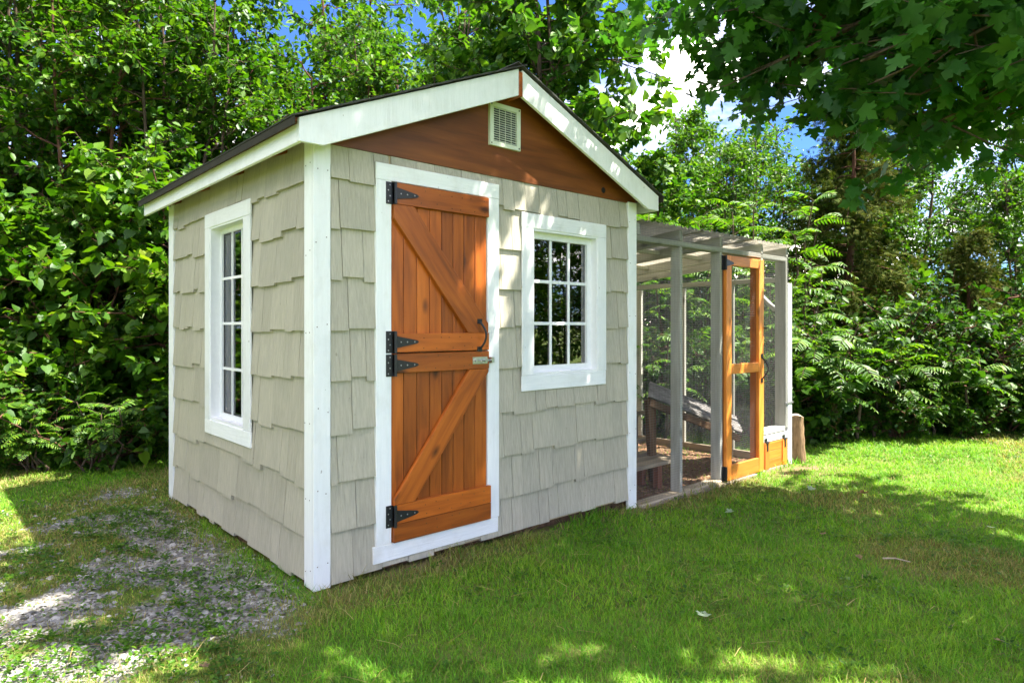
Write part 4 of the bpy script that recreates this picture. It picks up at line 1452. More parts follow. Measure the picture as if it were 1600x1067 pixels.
def variant(key, wb, tmpl, leafmat, barkmat):
    wood, bag = wb
    wm = wood.mesh(key + '_trunk', True); wm.materials.append(M[barkmat])
    g = Geo(); p, d, n, s = bag.arrays()
    put_leaves(g, tmpl, p, d, n, s)
    cm = g.mesh(key + '_crown'); cm.materials.append(M[leafmat])
    PLANT[key] = (wm, cm)


def plant(name, key, X, Z, rot, sc, label, cat, group=None, szz=None, part='trunk'):
    x, y = W(X, Z)
    z = float(ground_h(x, y))
    root = bpy.data.objects.new(name, None); root.empty_display_size = 0.2
    COL.objects.link(root)
    root.location = (x, y, z); root.rotation_euler = (0, 0, rot)
    root.scale = (sc, sc, szz or sc)
    tag(root, label, cat, group)
    wm, cm = PLANT[key]
    for nm, me in ((part, wm), ('crown' if part == 'trunk' else 'foliage', cm)):
        o = bpy.data.objects.new(nm, me); COL.objects.link(o); o.parent = root
        if me is cm: o['kind'] = 'stuff'
    return root


variant('ash', crown_tree(101, 5.4, 1.35, stems=4, branches=30, twigs=10, leaves=10, size=0.092, z_low=0.05), leaf_ovate(), 'leaf_ash', 'bark')
variant('ash_b', crown_tree(102, 5.0, 1.25, stems=3, branches=36, twigs=10, leaves=10, size=0.085, z_low=0.08), leaf_ovate(), 'leaf_ash', 'bark_red')
variant('hazel', crown_tree(103, 3.1, 1.15, stems=7, branches=13, twigs=9, leaves=9, size=0.110, z_low=0.06, lean=0.6, trunk_r=0.02), leaf_heart(), 'leaf_hazel', 'bark_red')
variant('vine', crown_tree(104, 6.6, 1.6, stems=2, branches=52, twigs=12, leaves=9, size=0.115, z_low=0.18, trunk_r=0.06, shape='round', droop=0.25), leaf_heart(), 'leaf_vine', 'bark')
variant('bush', crown_tree(105, 1.25, 0.85, stems=9, branches=7, twigs=7, leaves=8, size=0.080, z_low=0.0, lean=0.8, trunk_r=0.010, twig_len=0.24), leaf_ovate(), 'leaf_dark', 'bark_red')
variant('bush_b', crown_tree(106, 0.9, 0.8, stems=9, branches=6, twigs=6, leaves=8, size=0.095, z_low=0.0, lean=0.9, trunk_r=0.009, twig_len=0.22), leaf_heart(), 'leaf_dark', 'bark_red')
variant('sumac', sumac(107, 3.3, 1.3, stems=10, fronds=12), leaf_narrow(), 'leaf_sumac', 'bark')
variant('sumac_b', sumac(108, 1.15, 0.75, stems=7, fronds=9, L=0.6, pairs=12, lsize=0.115), leaf_narrow(), 'leaf_sumac', 'bark')
variant('cedar', cedar(109, 4.6, 1.5, 90, 26), leaf_needle(), 'leaf_cedar', 'bark_red')
variant('locust', crown_tree(110, 6.2, 1.7, stems=3, branches=36, twigs=11, leaves=10, size=0.085, z_low=0.16, trunk_r=0.055, shape='round', twig_len=0.4), leaf_ovate(), 'leaf_vine', 'bark')

g_l, g_b, g_r = 'woodland edge left of the shed', 'trees standing behind the shed', 'woodland edge right of the run'
LP = [
    ('ash_tree', 'ash', -5.75, 7.2, 0.3, 1.05, 'many stemmed leafy tree at the far left picture edge', g_l),
    ('ash_tree', 'ash_b', -4.75, 7.3, 1.9, 1.05, 'slender leafy tree with a dark upright trunk left of the shed', g_l),
    ('ash_tree', 'ash', -3.75, 7.7, 2.7, 1.0, 'leafy tree rising behind the far end of the shed roof', g_l),
    ('ash_tree', 'ash_b', -2.75, 8.3, 4.0, 0.95, 'leafy tree above the left eave, beside the blue gap in the branches', g_b),
    ('ash_tree', 'ash', -6.6, 8.9, 5.0, 1.2, 'tall tree deep in the woods behind the left picture edge', g_l),
    ('ash_tree', 'ash_b', -5.0, 9.6, 0.9, 1.2, 'tall tree deep in the woods behind the slender trunk', g_l),
    ('ash_tree', 'ash', -3.6, 10.2, 3.3, 1.1, 'tall tree deep in the woods above the side window', g_l),
    ('hazel_shrub', 'hazel', -4.35, 6.55, 0.0, 0.95, 'broad leaved shrub reaching out toward the grass left of the shed', g_l),
    ('hazel_shrub', 'hazel', -5.45, 6.65, 2.1, 0.85, 'broad leaved shrub low at the left picture edge', g_l),
    ('hazel_shrub', 'hazel', -3.35, 6.8, 4.2, 0.9, 'broad leaved shrub crowding against the far corner board of the shed', g_l),
    ('locust_tree', 'locust', -1.85, 9.6, 0.8, 0.95, 'airy tree with sky behind it above the left roof slope', g_b),
    ('locust_tree', 'locust', -0.9, 10.6, 2.2, 0.95, 'airy tree with hanging branches left of the roof peak', g_b),
    ('vine_tree', 'vine', 0.75, 10.2, 0.6, 1.32, 'dense vine covered tree towering behind the roof peak', g_b),
    ('vine_tree', 'vine', 2.05, 9.4, 2.4, 0.62, 'vine covered tree behind the right end of the shed roof', g_b),
    ('sumac', 'sumac', 2.35, 8.7, 0.2, 0.95, 'bright sumac with feathery leaves above the run roof', g_r),
    ('sumac', 'sumac', 3.35, 9.2, 1.7, 1.05, 'tall feathery sumac above the right end of the run', g_r),
    ('sumac', 'sumac', 3.2, 8.15, 3.9, 0.62, 'feathery sumac just past the white end post of the run', g_r),
    ('cedar_tree', 'cedar', 4.9, 9.7, 0.0, 1.0, 'dark cedar with brownish drooping sprays in the right woods', g_r),
    ('cedar_tree', 'cedar', 6.2, 8.9, 2.2, 0.55, 'shorter dark cedar near the right picture edge', g_r),
    ('locust_tree', 'locust', 6.6, 11.0, 3.1, 0.8, 'sunlit airy tree behind the right woods near the picture edge', g_r),
    ('locust_tree', 'locust', 8.2, 10.6, 4.4, 0.8, 'sunlit airy tree at the right picture edge', g_r),
    ('locust_tree', 'locust', 4.0, 11.6, 5.4, 0.78, 'sunlit airy tree behind the tall sumac', g_r),
    ('ash_tree', 'ash_b', 5.6, 10.2, 2.0, 0.72, 'thin stemmed tree between the two cedars', g_r),
    ('ash_tree', 'ash', 7.2, 9.6, 0.4, 0.68, 'leafy young tree low at the right picture edge', g_r),
    ('ash_tree', 'ash', 3.2, 10.4, 4.4, 0.74, 'leafy tree in the gap between the vine tree and the cedar', g_r),
    ('ash_tree', 'ash_b', 4.6, 11.0, 1.4, 0.80, 'leafy tree behind the larger cedar', g_r),
    ('ash_tree', 'ash', 6.2, 11.8, 5.4, 0.82, 'leafy tree deep in the right woods', g_r),
    ('ash_tree', 'ash_b', 8.6, 12.2, 3.4, 0.85, 'leafy tree deep in the woods beyond the right picture edge', g_r),
    ('ash_tree', 'ash', 2.3, 11.8, 2.4, 0.80, 'leafy tree showing through above the run roof', g_r),
    ('ash_tree', 'ash_b', -2.0, 9.0, 0.4, 0.98, 'bright leafy tree against the left roof slope', g_b),
    ('ash_tree', 'ash', -1.2, 12.0, 3.9, 1.10, 'tall tree far behind the left roof slope', g_b),
    ('ash_tree', 'ash_b', 0.1, 11.4, 5.0, 0.92, 'leafy tree just left of the roof peak', g_b),
    ('ash_tree', 'ash_b', -2.9, 10.8, 2.2, 1.45, 'tallest of the trees above the left eave', g_b),
    ('ash_tree', 'ash', -0.9, 13.5, 1.2, 1.60, 'tall tree far behind the middle of the left roof slope', g_b),
    ('vine_tree', 'vine', -0.1, 11.8, 4.1, 1.15, 'vine covered tree left of the roof peak', g_b),
    ('ash_tree', 'ash', 3.6, 13.5, 0.2, 1.10, 'tall tree far behind the run roof', g_r),
    ('ash_tree', 'ash_b', 5.2, 13.8, 3.2, 1.15, 'tall tree far behind the cedars', g_r),
    ('ash_tree', 'ash', 7.2, 13.4, 4.7, 1.10, 'tall tree far behind the right woods', g_r),
    ('ash_tree', 'ash', -5.4, 8.1, 3.0, 1.10, 'leafy tree filling the gap between the left trunks', g_l),
    ('ash_tree', 'ash', -4.2, 8.6, 5.6, 1.15, 'leafy tree towering over the far end of the eave', g_l),
    ('ash_tree', 'ash_b', -7.4, 8.0, 1.6, 1.20, 'leafy tree cut by the left picture edge', g_l),
]
for nm, key, X, Z, rot, sc, lab, grp in LP:
    plant(nm, key, X, Z, rot, sc, lab, 'shrub' if 'shrub' in nm or nm == 'sumac' else 'tree', grp)
BP = [
    ('bush', -5.3, 6.0, 0.7, 'leafy bush at the grass edge by the left picture edge'),
    ('bush', -4.3, 5.95, 0.6, 'leafy bush at the foot of the slender left trunk'),
    ('bush_b', -3.7, 5.85, 0.75, 'leafy bush hugging the far left corner of the shed'),
    ('bush_b', -4.85, 5.95, 0.6, 'low heart leaved bush between the two left bushes'),
    ('bush', 2.6, 8.0, 0.85, 'dark bush behind the wire of the run'),
    ('bush_b', 3.2, 7.75, 0.9, 'dark bush right behind the log stump'),
    ('bush', 3.9, 7.9, 0.9, 'dark bush under the tall sumac'),
    ('bush_b', 4.55, 7.75, 0.9, 'low dark bush at the lawn edge below the cedar'),
    ('bush', 5.15, 8.0, 1.0, 'dark bush left of the right sumac seedling'),
    ('bush_b', 5.75, 7.8, 0.9, 'low dark bush at the lawn edge on the right'),
    ('bush', 6.35, 7.9, 0.95, 'dark bush at the right picture edge'),
    ('bush_b', 6.9, 7.7, 0.9, 'low dark bush cut by the right picture edge'),
    ('bush_b', 3.55, 7.3, 0.42, 'low leafy clump at the lawn edge right of the stump'),
    ('bush_b', 4.3, 7.35, 0.45, 'low leafy clump at the lawn edge under the feathery seedling'),
    ('bush_b', 5.1, 7.4, 0.42, 'low leafy clump in the middle of the right lawn edge'),
    ('bush_b', 6.1, 7.35, 0.45, 'low leafy clump at the lawn edge near the right picture edge'),
    ('bush', 1.7, 8.4, 1.0, 'dark bush behind the shed seen through the run'),
    ('bush', 4.4, 8.6, 1.25, 'taller dark bush in front of the cedar trunk'),
    ('bush', 5.7, 8.7, 1.3, 'taller dark bush between the cedars'),
]
for i, (key, X, Z, sc, lab) in enumerate(BP):
    plant('bush', key, X, Z, i * 1.3, sc, lab, 'bush', 'bushes along the woodland edge', part='stem')
SP = [
    (-3.55, 5.75, 0.55, 'feathery seedling at the foot of the far corner board'),
    (-4.1, 5.8, 0.5, 'feathery seedling in the shade left of the shed'),
    (4.05, 7.5, 0.95, 'feathery sumac seedling in front of the dark right bushes'),
    (5.2, 7.6, 0.7, 'small feathery seedling at the lawn edge below the cedar'),
    (6.2, 7.65, 0.85, 'feathery seedling near the right picture edge'),
    (2.95, 7.7, 1.0, 'feathery sumac seedling close beside the log stump'),
    (4.75, 7.45, 0.8, 'feathery fern like seedling left of the lawn edge clump in the middle'),
    (3.5, 7.6, 1.15, 'largest feathery seedling to the right of the stump'),
    (2.1, 8.1, 1.05, 'feathery sumac seedling seen through the wire of the run'),
    (1.55, 7.75, 0.85, 'light green seedling seen through the left wire panel'),
]
for i, (X, Z, sc, lab) in enumerate(SP):
    plant('sumac_seedling', 'sumac_b', X, Z, i * 2.1, sc, lab, 'seedling', 'sumac seedlings at the woodland edge', part='stem')
# woods on the other sides of the clearing, mirrored in the window panes
BL = ['leafy tree across the drive mirrored high in the side window', 'leafy tree left of the drive mirrored in the side window', 'leafy tree behind the viewer on the left of the drive',
      'broad leaved shrub across the drive mirrored low in the side window', 'airy tree past the maple mirrored in the nine pane window', 'leafy tree beyond the maple trunk mirrored in the nine pane window',
      'airy tree at the far side of the lawn mirrored in the nine pane window', 'tall leafy tree at the far side of the lawn right of the picture',
      'leafy tree behind the maple trunk right of the picture', 'leafy tree just beyond the right picture edge at the far side of the lawn']
for i, (key, X, Z, sc) in enumerate((('ash', -8.5, 3.0, 1.2), ('ash_b', -8.2, 0.6, 1.2), ('ash', -9.0, -2.0, 1.2), ('hazel', -7.4, 4.6, 1.1),
                                     ('ash', 9.6, 3.2, 0.9), ('ash_b', 10.6, 5.0, 1.0), ('locust', 11.4, 2.2, 1.0), ('ash', 12.4, 4.0, 1.1), ('ash_b', 9.4, 0.6, 0.9), ('ash', 11.8, 6.8, 1.0))):
    x, y = W(X, Z)
    plant('boundary_tree', key, X, Z, i * 1.1, sc, BL[i], 'tree', 'trees across the clearing')

# ------------------------------------------------------------------ the maple overhead
def maple():
    rs = np.random.RandomState(77)
    tx, ty = W(6.3, 1.5)
    base = np.array([tx, ty, float(ground_h(tx, ty))])
    root = empty('maple_tree', tuple(base))
    tag(root, 'large maple whose dark lobed leaves hang over the lawn at upper right', 'tree')
    wood, bag = Geo(), LeafBag()
    k = np.linspace(0, 1, 8)
    trunk = np.stack([base[0] + 0.15 * np.sin(3 * k), base[1] + 0.2 * k, base[2] - 0.2 + 7.5 * k], 1)
    v, f = tube_np(trunk, 0.21 * (1 - 0.75 * k) + 0.02, 12); wood.add(v - base, f)
    ends = []
    # limbs reaching into the picture: X right, Z ahead, height
    for X, Z, h in ((1.60, 4.6, 3.45), (1.85, 4.3, 3.15), (2.2, 4.9, 3.2), (2.55, 4.2, 2.75), (2.75, 5.0, 2.80), (3.1, 4.4, 2.55), (3.5, 4.9, 2.9), (3.9, 4.3, 2.7),
                    (2.0, 5.2, 3.9), (2.4, 5.6, 4.0), (3.2, 5.6, 3.6), (2.0, 4.0, 3.5), (2.9, 3.7, 3.1), (3.4, 3.6, 3.0), (4.2, 5.2, 3.0), (4.6, 4.5, 3.2), (1.75, 4.8, 3.45), (1.9, 5.2, 3.7), (2.1, 5.3, 3.6), (2.7, 4.6, 3.2), (3.3, 5.1, 3.3), (3.8, 4.9, 3.5), (2.4, 4.6, 3.4)):
        x, y = W(X, Z); ends.append((np.array([x, y, h]), 1.0))
    for X, Z, h in ((-0.6, 3.0, 5.0), (0.2, 3.4, 5.2), (0.9, 2.8, 4.6), (0.6, 4.0, 5.4), (1.6, 3.4, 4.6), (1.4, 2.2, 4.8), (2.4, 3.0, 4.4), (2.2, 3.9, 4.8), (0.0, 2.2, 5.2),
                    (2.8, 2.0, 4.6), (3.0, 3.4, 5.2), (1.2, 3.2, 5.8), (0.4, 2.7, 5.9), (3.4, 2.7, 4.2), (2.0, 2.6, 5.4), (-0.2, 3.8, 5.8), (1.0, 2.6, 4.3), (1.5, 2.9, 5.2), (1.9, 3.3, 4.4), (2.3, 3.2, 5.6), (1.2, 3.6, 5.0), (1.7, 3.9, 5.6), (0.7, 3.2, 4.6),
                    (2.6, 2.5, 5.0), (1.6, 2.4, 5.8), (0.9, 3.7, 6.0), (2.1, 2.1, 4.9), (2.8, 3.7, 5.8), (1.3, 3.0, 4.2), (0.3, 3.0, 5.0)):
        x, y = W(X, Z); ends.append((np.array([x, y, h]), 1.0))
    # only the boughs that stand between the sun and the shed stay close together
    def over_shed(e): return -0.15 < e[1] + 0.413 * e[2] and e[1] + 0.413 * (e[2] - 2.9) < 0.6
    ends = ends[:23] + [q for i, q in enumerate(ends[23:]) if over_shed(q[0]) or i % 4 == 0]
    n_shade = len(ends)
    lowx = [980, 1000, 1080, 1170, 1230, 1300, 1400, 1450, 1500, 1560, 1700]
    lowy = [60, 90, 70, 150, 195, 190, 285, 290, 225, 245, 260]
    for i in range(34):
        px = rs.uniform(1090, 1680); low = np.interp(px, lowx, lowy)
        py = low - 55 - rs.rand() ** 1.2 * (low + 40)
        Z = rs.uniform(3.9, 5.6) if px < 1330 else rs.uniform(3.5, 4.6)
        x, y = W((px - 800) / 1038 * Z, Z)
        ends.append((np.array([x, y, CAM.z + (511 - py) / 1038 * Z]), 1.0))
    for X, Z, h in ((0.6, 2.7, 4.4), (1.0, 3.0, 5.0), (0.8, 3.3, 5.4), (1.2, 2.7, 5.6), (0.4, 3.2, 5.6), (1.5, 2.6, 6.2), (0.9, 2.5, 5.0), (1.3, 3.3, 4.5)):
        x, y = W(X, Z); ends.append((np.array([x, y, h]), 1.0))
    n_now = len(ends)
    while len(ends) < n_now + 9:
        a = rs.uniform(0, 2 * PI); r = 4.9 * math.sqrt(rs.rand()); h = rs.uniform(3.6, 7.4)
        r *= math.sqrt(max(0.1, 1 - ((h - 4.6) / 3.6) ** 2))
        e = np.array([base[0] + r * math.cos(a) - 0.8, base[1] + r * math.sin(a) + 0.3, h])
        if e[0] > 5.2 and e[1] > -5.6: continue
        ends.append((e, 0.85))
    for e, dens in ends:
        h0 = np.clip(e[2] * 0.62 + rs.uniform(-0.3, 0.4), 2.2, 6.2)
        p = np.array([np.interp(h0, trunk[:, 2], trunk[:, i]) for i in range(3)])
        L = np.linalg.norm(e - p)
        t = np.linspace(0, 1, 9)[:, None]
        pts = p + (e - p) * t + np.array([0, 0, 1]) * (0.16 * L * np.sin(PI * t)) + rs.randn(9, 3) * 0.035 * (t > 0) * (t < 1)
        v, f = tube_np(pts, np.linspace(0.05, 0.006, 9), 6); wood.add(v - base, f)
        nb = 11
        for b in range(nb):
            u = 1 - 0.42 * (b / nb) ** 1.1
            if L < 2.5: u = 1 - 0.75 * (b / nb)
            c = np.array([np.interp(u, t[:, 0], pts[:, i]) for i in range(3)])
            dirv = unit((e - p) / L * 0.7 + rs.randn(3) * np.array([0.75, 0.75, 0.35]) + np.array([0, 0, -0.10]))
            bl = rs.uniform(0.35, 0.8)
            q = c + dirv * bl + np.array([0, 0, -0.12 * bl])
            v, f = tube_np(np.array([c, (c + q) / 2 + rs.randn(3) * 0.02, q]), [0.008, 0.005, 0.002], 4); wood.add(v - base, f)
            for w in range(4):
                c2 = c + (q - c) * (0.25 + 0.75 * (w + rs.rand()) / 4)
                td = unit(dirv * 0.6 + rs.randn(3) * np.array([0.9, 0.9, 0.5]) + np.array([0, 0, -0.2]))
                e2 = c2 + td * rs.uniform(0.12, 0.26)
                n = 5
                tt = np.linspace(0.25, 1, n)[:, None]
                pp = c2 + (e2 - c2) * tt + rs.randn(n, 3) * 0.03
                d = td * 0.35 + rs.randn(n, 3) * np.array([0.7, 0.7, 0.3]) + np.array([0, 0, -0.55])
                nm = np.array([0, 0, 1.0]) + rs.randn(n, 3) * 0.5
                bag.add(pp - base, d, nm, rs.uniform(0.085, 0.14, n))
    me = wood.mesh('trunk', True); me.materials.append(M['bark'])
    link(bpy.data.objects.new('trunk', me), root, tuple(base))
    p, d, n, s = bag.arrays()
    # the leaves that show largest become leaves of their own
    wp = p + base - np.array(CAM)
    Zc = wp[:, 0] * FV[0] + wp[:, 1] * FV[1]; Xc = wp[:, 0] * RV[0] + wp[:, 1] * RV[1]
    px = 800 + 1038 * Xc / np.maximum(Zc, 0.1); py = 511 - 1038 * wp[:, 2] / np.maximum(Zc, 0.1)
    vis = (Zc > 0.8) & (px > 0) & (px < 1600) & (py > 0) & (py < 1067)
    score = np.where(vis, s / np.maximum(Zc, 0.5), 0)
    pick = np.argsort(-score)[:300]
    pick = pick[score[pick] > 0]
    keep = np.ones(len(p), bool); keep[pick] = False
    g = Geo(); put_leaves(g, leaf_maple(), p[keep], d[keep], n[keep], s[keep])
    cm = g.mesh('crown'); cm.materials.append(M['leaf_maple'])
    crown = link(bpy.data.objects.new('crown', cm), root, tuple(base))
    crown['kind'] = 'stuff'
    lv, lf = leaf_maple()
    lm = mesh_np('leaf', lv, lf); lm.materials.append(M['leaf_maple_single'])
    for i in pick:
        x = unit(d[i]); z = unit(n[i] - x * (n[i] @ x)); y = np.cross(z, x)
        o = bpy.data.objects.new('leaf', lm); COL.objects.link(o); o.parent = crown
        o.location = p[i]
        o.rotation_euler = Matrix((x, y, z)).transposed().to_euler()
        o.scale = (s[i],) * 3
    print('maple leaves', len(p))


def mat_leaf_single():
    m = mat_leaf('maple_leaf_single', [(0.15, (0.013, 0.056, 0.007)), (0.5, (0.030, 0.115, 0.011)), (0.85, (0.055, 0.165, 0.015))], trans=0.42)
    n, l = m.node_tree.nodes, m.node_tree.links
    oi = n.new('ShaderNodeObjectInfo')
    for x in n:
        if x.type == 'MATH' and x.operation == 'MULTIPLY_ADD':
            l.new(oi.outputs['Random'], x.inputs[0])
    return m


M['leaf_maple_single'] = mat_leaf_single()
maple()

# ------------------------------------------------------------------ lawn, gravel, chips
def scatter_wedge(rs, z0, z1, dens, half=0.98):
    a = half * (z1 * z1 - z0 * z0)
    n = int(a * dens)
    Z = np.sqrt(rs.uniform(z0 * z0, z1 * z1, n)); X = rs.uniform(-half, half, n) * Z
    return CAM.x + RV[0] * X + FV[0] * Z, CAM.y + RV[1] * X + FV[1] * Z, Z


def lawn():
    rs = np.random.RandomState(9)
    V, D = [], []
    for z0, z1, dens, wdt in ((1.7, 2.9, 15000, 0.0026), (2.9, 4.2, 9000, 0.0034), (4.2, 6.0, 4600, 0.005), (6.0, 8.4, 2200, 0.0075), (8.4, 13.0, 420, 0.012)):
        x, y, Z = scatter_wedge(rs, z0, z1, dens)
        shedm = (x > 0.03) & (x < 2.45) & (y > 0.03) & (y < SD)
        gr, zone = gravel_amt(x, y); dt = dirt_amt(x, y)
        tuft = fbm(x * 5.5, y * 5.5, 31, 3)
        keep_p = (1 - 0.84 * gr) * (1 - 0.92 * dt) * (1 - zone * 0.45 * sstep(0.62, 0.40, tuft))
        ok = (rs.rand(len(x)) < keep_p) & ~shedm
        x, y, Z = x[ok], y[ok], Z[ok]; zone = zone[ok]; tuft = tuft[ok]; gr = gr[ok]
        n = len(x)
        z = ground_h(x, y)
        h = rs.uniform(0.014, 0.034, n) * (0.40 + 1.15 * tuft)
        long_ = rs.rand(n) < 0.03
        h = np.where(long_, h * 1.8, h)
        # longer uncut tufts against the walls
        wall = np.exp(-(np.maximum(0, -y) / 0.10) ** 2) * (x > -0.05) * (x < 4.9) * (y < 0.05) + np.exp(-(((x - 0.0) ** 2 + (y + 0.04) ** 2) / 0.012))
        h = h * (1 + 1.9 * np.clip(wall, 0, 1) * sstep(0.45, 0.62, fbm(x * 9, y * 9, 40, 2)))
        h = h * (1 - 0.25 * zone)
        a = rs.uniform(0, 2 * PI, n)
        lean = rs.uniform(0.35, 1.7, n) * h
        dx, dy = np.cos(a), np.sin(a)
        w = wdt * rs.uniform(0.7, 1.3, n)
        b = a + PI / 2 + rs.uniform(-0.6, 0.6, n)
        wx, wy = np.cos(b) * w / 2, np.sin(b) * w / 2
        v = np.stack([
            np.stack([x - wx, y - wy, z - 0.004], 1), np.stack([x + wx, y + wy, z - 0.004], 1),
            np.stack([x + dx * lean * 0.35 + wx * 0.8, y + dy * lean * 0.35 + wy * 0.8, z + h * 0.6], 1),
            np.stack([x + dx * lean * 0.35 - wx * 0.8, y + dy * lean * 0.35 - wy * 0.8, z + h * 0.6], 1),
            np.stack([x + dx * lean, y + dy * lean, z + h], 1)], 1)
        V.append(v.reshape(-1, 3))
        dryn = sstep(0.50, 0.70, fbm(x * 1.1 + 7, y * 1.1 + 3, 51, 4) + 0.16 * zone + 0.30 * np.exp(-(((x - 0.05) / 0.5) ** 2 + ((y + 0.22) / 0.22) ** 2))
                     + 0.16 * np.exp(-(np.maximum(0, -y) / 0.18) ** 2) * (x > 0) * (x < 4.8))
        d = np.clip((rs.rand(n) < 0.06 + 0.70 * dryn) * rs.uniform(0.45, 1.0, n) + 0.12 * dryn, 0, 1)
        D.append(np.repeat(d, 5))
    # loose straw clippings lying on the turf
    x, y, Z = scatter_wedge(rs, 1.8, 6.0, 26)
    ok = ~((x > 0.0) & (x < 4.85) & (y > -0.03) & (y < 2.4)); x, y = x[ok], y[ok]; n = len(x)
    a = rs.uniform(0, 2 * PI, n); L = rs.uniform(0.05, 0.16, n); z = ground_h(x, y) + rs.uniform(0.018, 0.034, n)
    dx, dy = np.cos(a) * L, np.sin(a) * L; wx, wy = -np.sin(a) * 0.0015, np.cos(a) * 0.0015
    V.append(np.stack([np.stack([x - wx, y - wy, z], 1), np.stack([x + wx, y + wy, z], 1), np.stack([x + dx * .6 + wx, y + dy * .6 + wy, z + .008], 1),
                       np.stack([x + dx * .6 - wx, y + dy * .6 - wy, z + .008], 1), np.stack([x + dx, y + dy, z], 1)], 1).reshape(-1, 3))
    D.append(np.ones(5 * n))
    v = np.concatenate(V); n = len(v) // 5
    o5 = (np.arange(n) * 5)[:, None]
    me = mesh_np('lawn_grass', v, [np.array([[0, 1, 2, 3]]) + o5, np.array([[3, 2, 4]]) + o5])
    at = me.attributes.new('dry', 'FLOAT', 'POINT'); at.data.foreach_set('value', np.concatenate(D).astype(np.float32))
    me.materials.append(M['grass'])
    tag(link(bpy.data.objects.new('lawn_grass', me)), 'short green lawn grass with dry straw patches', 'grass', kind='stuff')
    print('blades', n)


lawn()


def pebbles(name, x, y, size, flat, mat, label, cat, rs, lift=0.0):
    n = len(x)
    base = np.array([(1, 0, 0), (0.35, 0.8, 0.1), (-0.6, 0.62, 0), (-0.95, -0.2, 0.1), (-0.15, -0.85, 0), (0.6, -0.6, 0.1), (0.1, 0.05, 0.95)])
    v = base[None] * rs.uniform(0.65, 1.2, (n, 7, 3))
    v[:, 6, :2] += rs.uniform(-0.4, 0.4, (n, 2))
    a = rs.uniform(0, 2 * PI, n); c, s = np.cos(a)[:, None], np.sin(a)[:, None]
    X = v[:, :, 0] * c - v[:, :, 1] * s; Y = v[:, :, 0] * s + v[:, :, 1] * c
    tx, ty = rs.uniform(-0.35, 0.35, (n, 1)), rs.uniform(-0.35, 0.35, (n, 1))
    Zv = v[:, :, 2] * flat + X * tx + Y * ty + 0.12
    P = np.stack([x[:, None] + X * size[:, None], y[:, None] + Y * size[:, None], ground_h(x, y)[:, None] + lift + Zv * size[:, None]], -1)
    f = np.array([(i, (i + 1) % 6, 6) for i in range(6)])
    ff = (f[None] + (np.arange(n) * 7)[:, None, None]).reshape(-1, 3)
    me = mesh_np(name, P.reshape(-1, 3), ff); me.materials.append(mat)
    tag(link(bpy.data.objects.new(name, me)), label, cat, kind='stuff')


rs = np.random.RandomState(15)
x = rs.uniform(-4.2, 0.1, 120000); y = rs.uniform(-1.9, 3.2, 120000)
gr, zone = gravel_amt(x, y)
ok = (rs.rand(len(x)) < np.maximum(gr * 0.7, zone * 0.06)) & ~((x > 0.02) & (y > 0.02))
x, y = x[ok], y[ok]
pebbles('gravel', x, y, rs.lognormal(math.log(0.0080), 0.50, len(x)).clip(0.004, 0.028), 0.55, M['gravel'], 'grey crushed stone showing through the thin grass beside the shed', 'gravel', rs)
x = rs.uniform(2.47, 4.72, 9000); y = rs.uniform(0.06, 2.3, 9000)
pebbles('wood_chips', x, y, rs.uniform(0.006, 0.020, len(x)), 0.35, M['chips'], 'reddish wood chip litter on the floor of the run', 'wood chips', rs)


def weeds():
    """clover and plantain growing through the stone"""
    rs = np.random.RandomState(44)
    x = rs.uniform(-3.6, 0.0, 9000); y = rs.uniform(-1.6, 2.8, 9000)
    gr, zone = gravel_amt(x, y)
    lx, ly, _z = scatter_wedge(rs, 1.9, 7.5, 170)
    lok = (rs.rand(len(lx)) < 0.04 + 0.75 * sstep(0.56, 0.70, fbm(lx * 1.6 + 9, ly * 1.6, 81, 3))) & (gravel_amt(lx, ly)[1] < 0.2) & ~((lx > -0.02) & (lx < 4.9) & (ly > -0.05))
    lx, ly = lx[lok], ly[lok]
    ok = (rs.rand(len(x)) < zone * (0.12 + 0.9 * sstep(0.5, 0.62, fbm(x * 2.1, y * 2.1, 61, 3)))) & (x < -0.05)
    x, y = np.concatenate([x[ok], lx]), np.concatenate([y[ok], ly])
    g = Geo(); P, Dv, Nv, S = [], [], [], []
    for xi, yi in zip(x, y):
        n = rs.randint(6, 12); a = rs.uniform(0, 2 * PI, n)
        r = rs.uniform(0, 0.03, n)
        P.append(np.stack([xi + r * np.cos(a), yi + r * np.sin(a), float(ground_h(xi, yi)) + rs.uniform(0.004, 0.03, n)], 1))
        Dv.append(np.stack([np.cos(a), np.sin(a), rs.uniform(0.1, 0.7, n)], 1))
        Nv.append(np.array([0, 0, 1.0]) + rs.randn(n, 3) * 0.25); S.append(rs.uniform(0.010, 0.026, n))
    put_leaves(g, leaf_ovate(), np.concatenate(P), np.concatenate(Dv), np.concatenate(Nv), np.concatenate(S))
    me = g.mesh('weeds'); me.materials.append(M['leaf_hazel'])
    tag(link(bpy.data.objects.new('weeds', me)), 'small leafy weeds and clover in the crushed stone and turf', 'weeds', kind='stuff')


weeds()

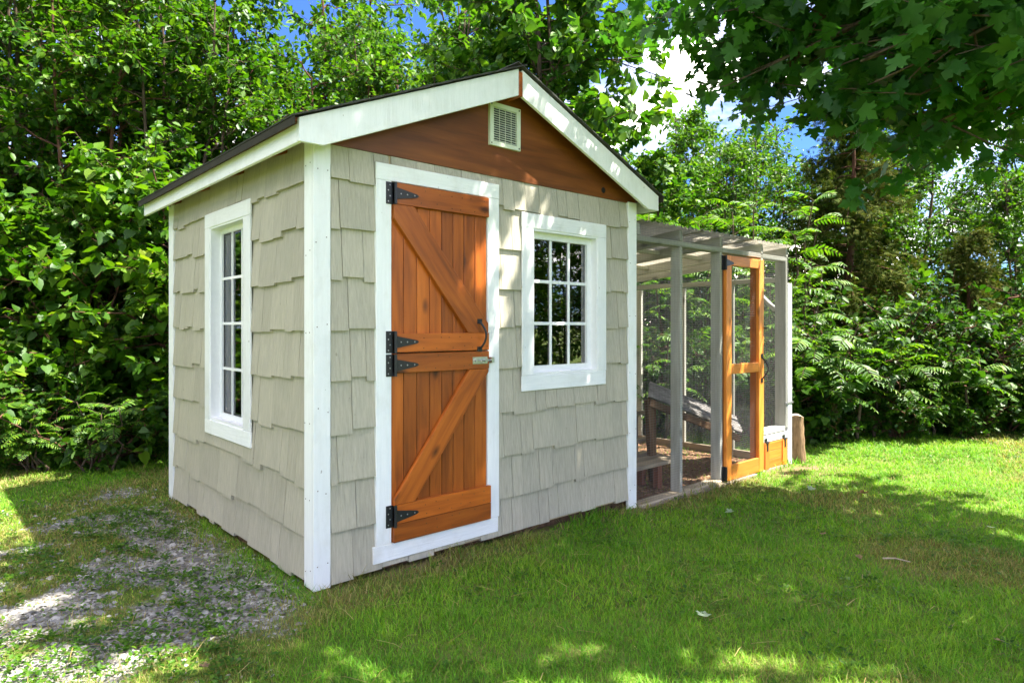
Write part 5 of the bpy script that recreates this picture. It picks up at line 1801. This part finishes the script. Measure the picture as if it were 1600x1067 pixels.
# ------------------------------------------------------------------ litter on the lawn
def fallen(px_x, px_y, size, mat, rot, label, cat='leaf', curl=0.5):
    a = (px_x - 800) / 1038; b = (511 - px_y) / 1038
    t = (0.035 - CAM.z) / b
    x, y = CAM.x + (RV[0] * a + FV[0]) * t, CAM.y + (RV[1] * a + FV[1]) * t
    lv, lf = leaf_maple()
    size *= 0.72; lv = lv * size; lv[:, 2] += curl * (lv[:, 1] ** 2) / size + 0.4 * curl * (lv[:, 0] - 0.4 * size) ** 2 / size
    bm = bmesh.new(); vs = [bm.verts.new(v) for v in lv]
    for f in lf: bm.faces.new([vs[i] for i in f])
    bmesh.ops.solidify(bm, geom=bm.faces[:], thickness=0.0012)
    o = bm_obj('fallen_leaf', bm, mat, None, (x, y, float(ground_h(x, y)) + 0.032))
    o.rotation_euler = (rnd.uniform(-0.3, 0.3), rnd.uniform(-0.3, 0.3), rot)
    tag(o, label, cat, 'leaves fallen on the lawn')


fallen(1098, 962, 0.085, M['pale_leaf'], 0.4, 'pale upturned leaf lying on the foreground lawn')
fallen(1354, 762, 0.12, M['dead_leaf'], 2.0, 'curled brown leaf on the sunlit lawn right of the stump', curl=1.2)
fallen(1270, 752, 0.09, M['pale_leaf'], 3.0, 'pale leaf beside the bare soil near the stump')
fallen(1288, 822, 0.06, M['dead_leaf'], 1.0, 'small brown leaf in the middle of the shaded lawn')
fallen(1340, 853, 0.06, M['dead_leaf'], 4.0, 'small brown leaf beside the fallen twig')
fallen(1548, 812, 0.06, M['pale_leaf'], 0.2, 'small pale leaf near the right picture edge')
fallen(1555, 988, 0.05, M['dead_leaf'], 5.2, 'small tan leaf low near the right picture edge')
fallen(1144, 786, 0.08, M['pale_leaf'], 2.6, 'pale leaf on the grass in front of the run')
fallen(325, 1045, 0.05, M['dead_leaf'], 2.6, 'brown leaf at the edge of the crushed stone')
bm = bmesh.new()
add_cyl(bm, (0, 0, 0), (0.06, 0.01, 0.006), 0.005, 0.0045, 6); add_cyl(bm, (0.06, 0.01, 0.006), (0.13, -0.006, 0.002), 0.0045, 0.003, 6)
x, y = W(2.02, 3.62)
tw = bm_obj('fallen_twig', bm, M['rawwood'], None, (x, y, float(ground_h(x, y)) + 0.03)); tw.rotation_euler = (0, 0, -1.2)
tag(tw, 'short bare twig lying on the shaded lawn', 'twig')
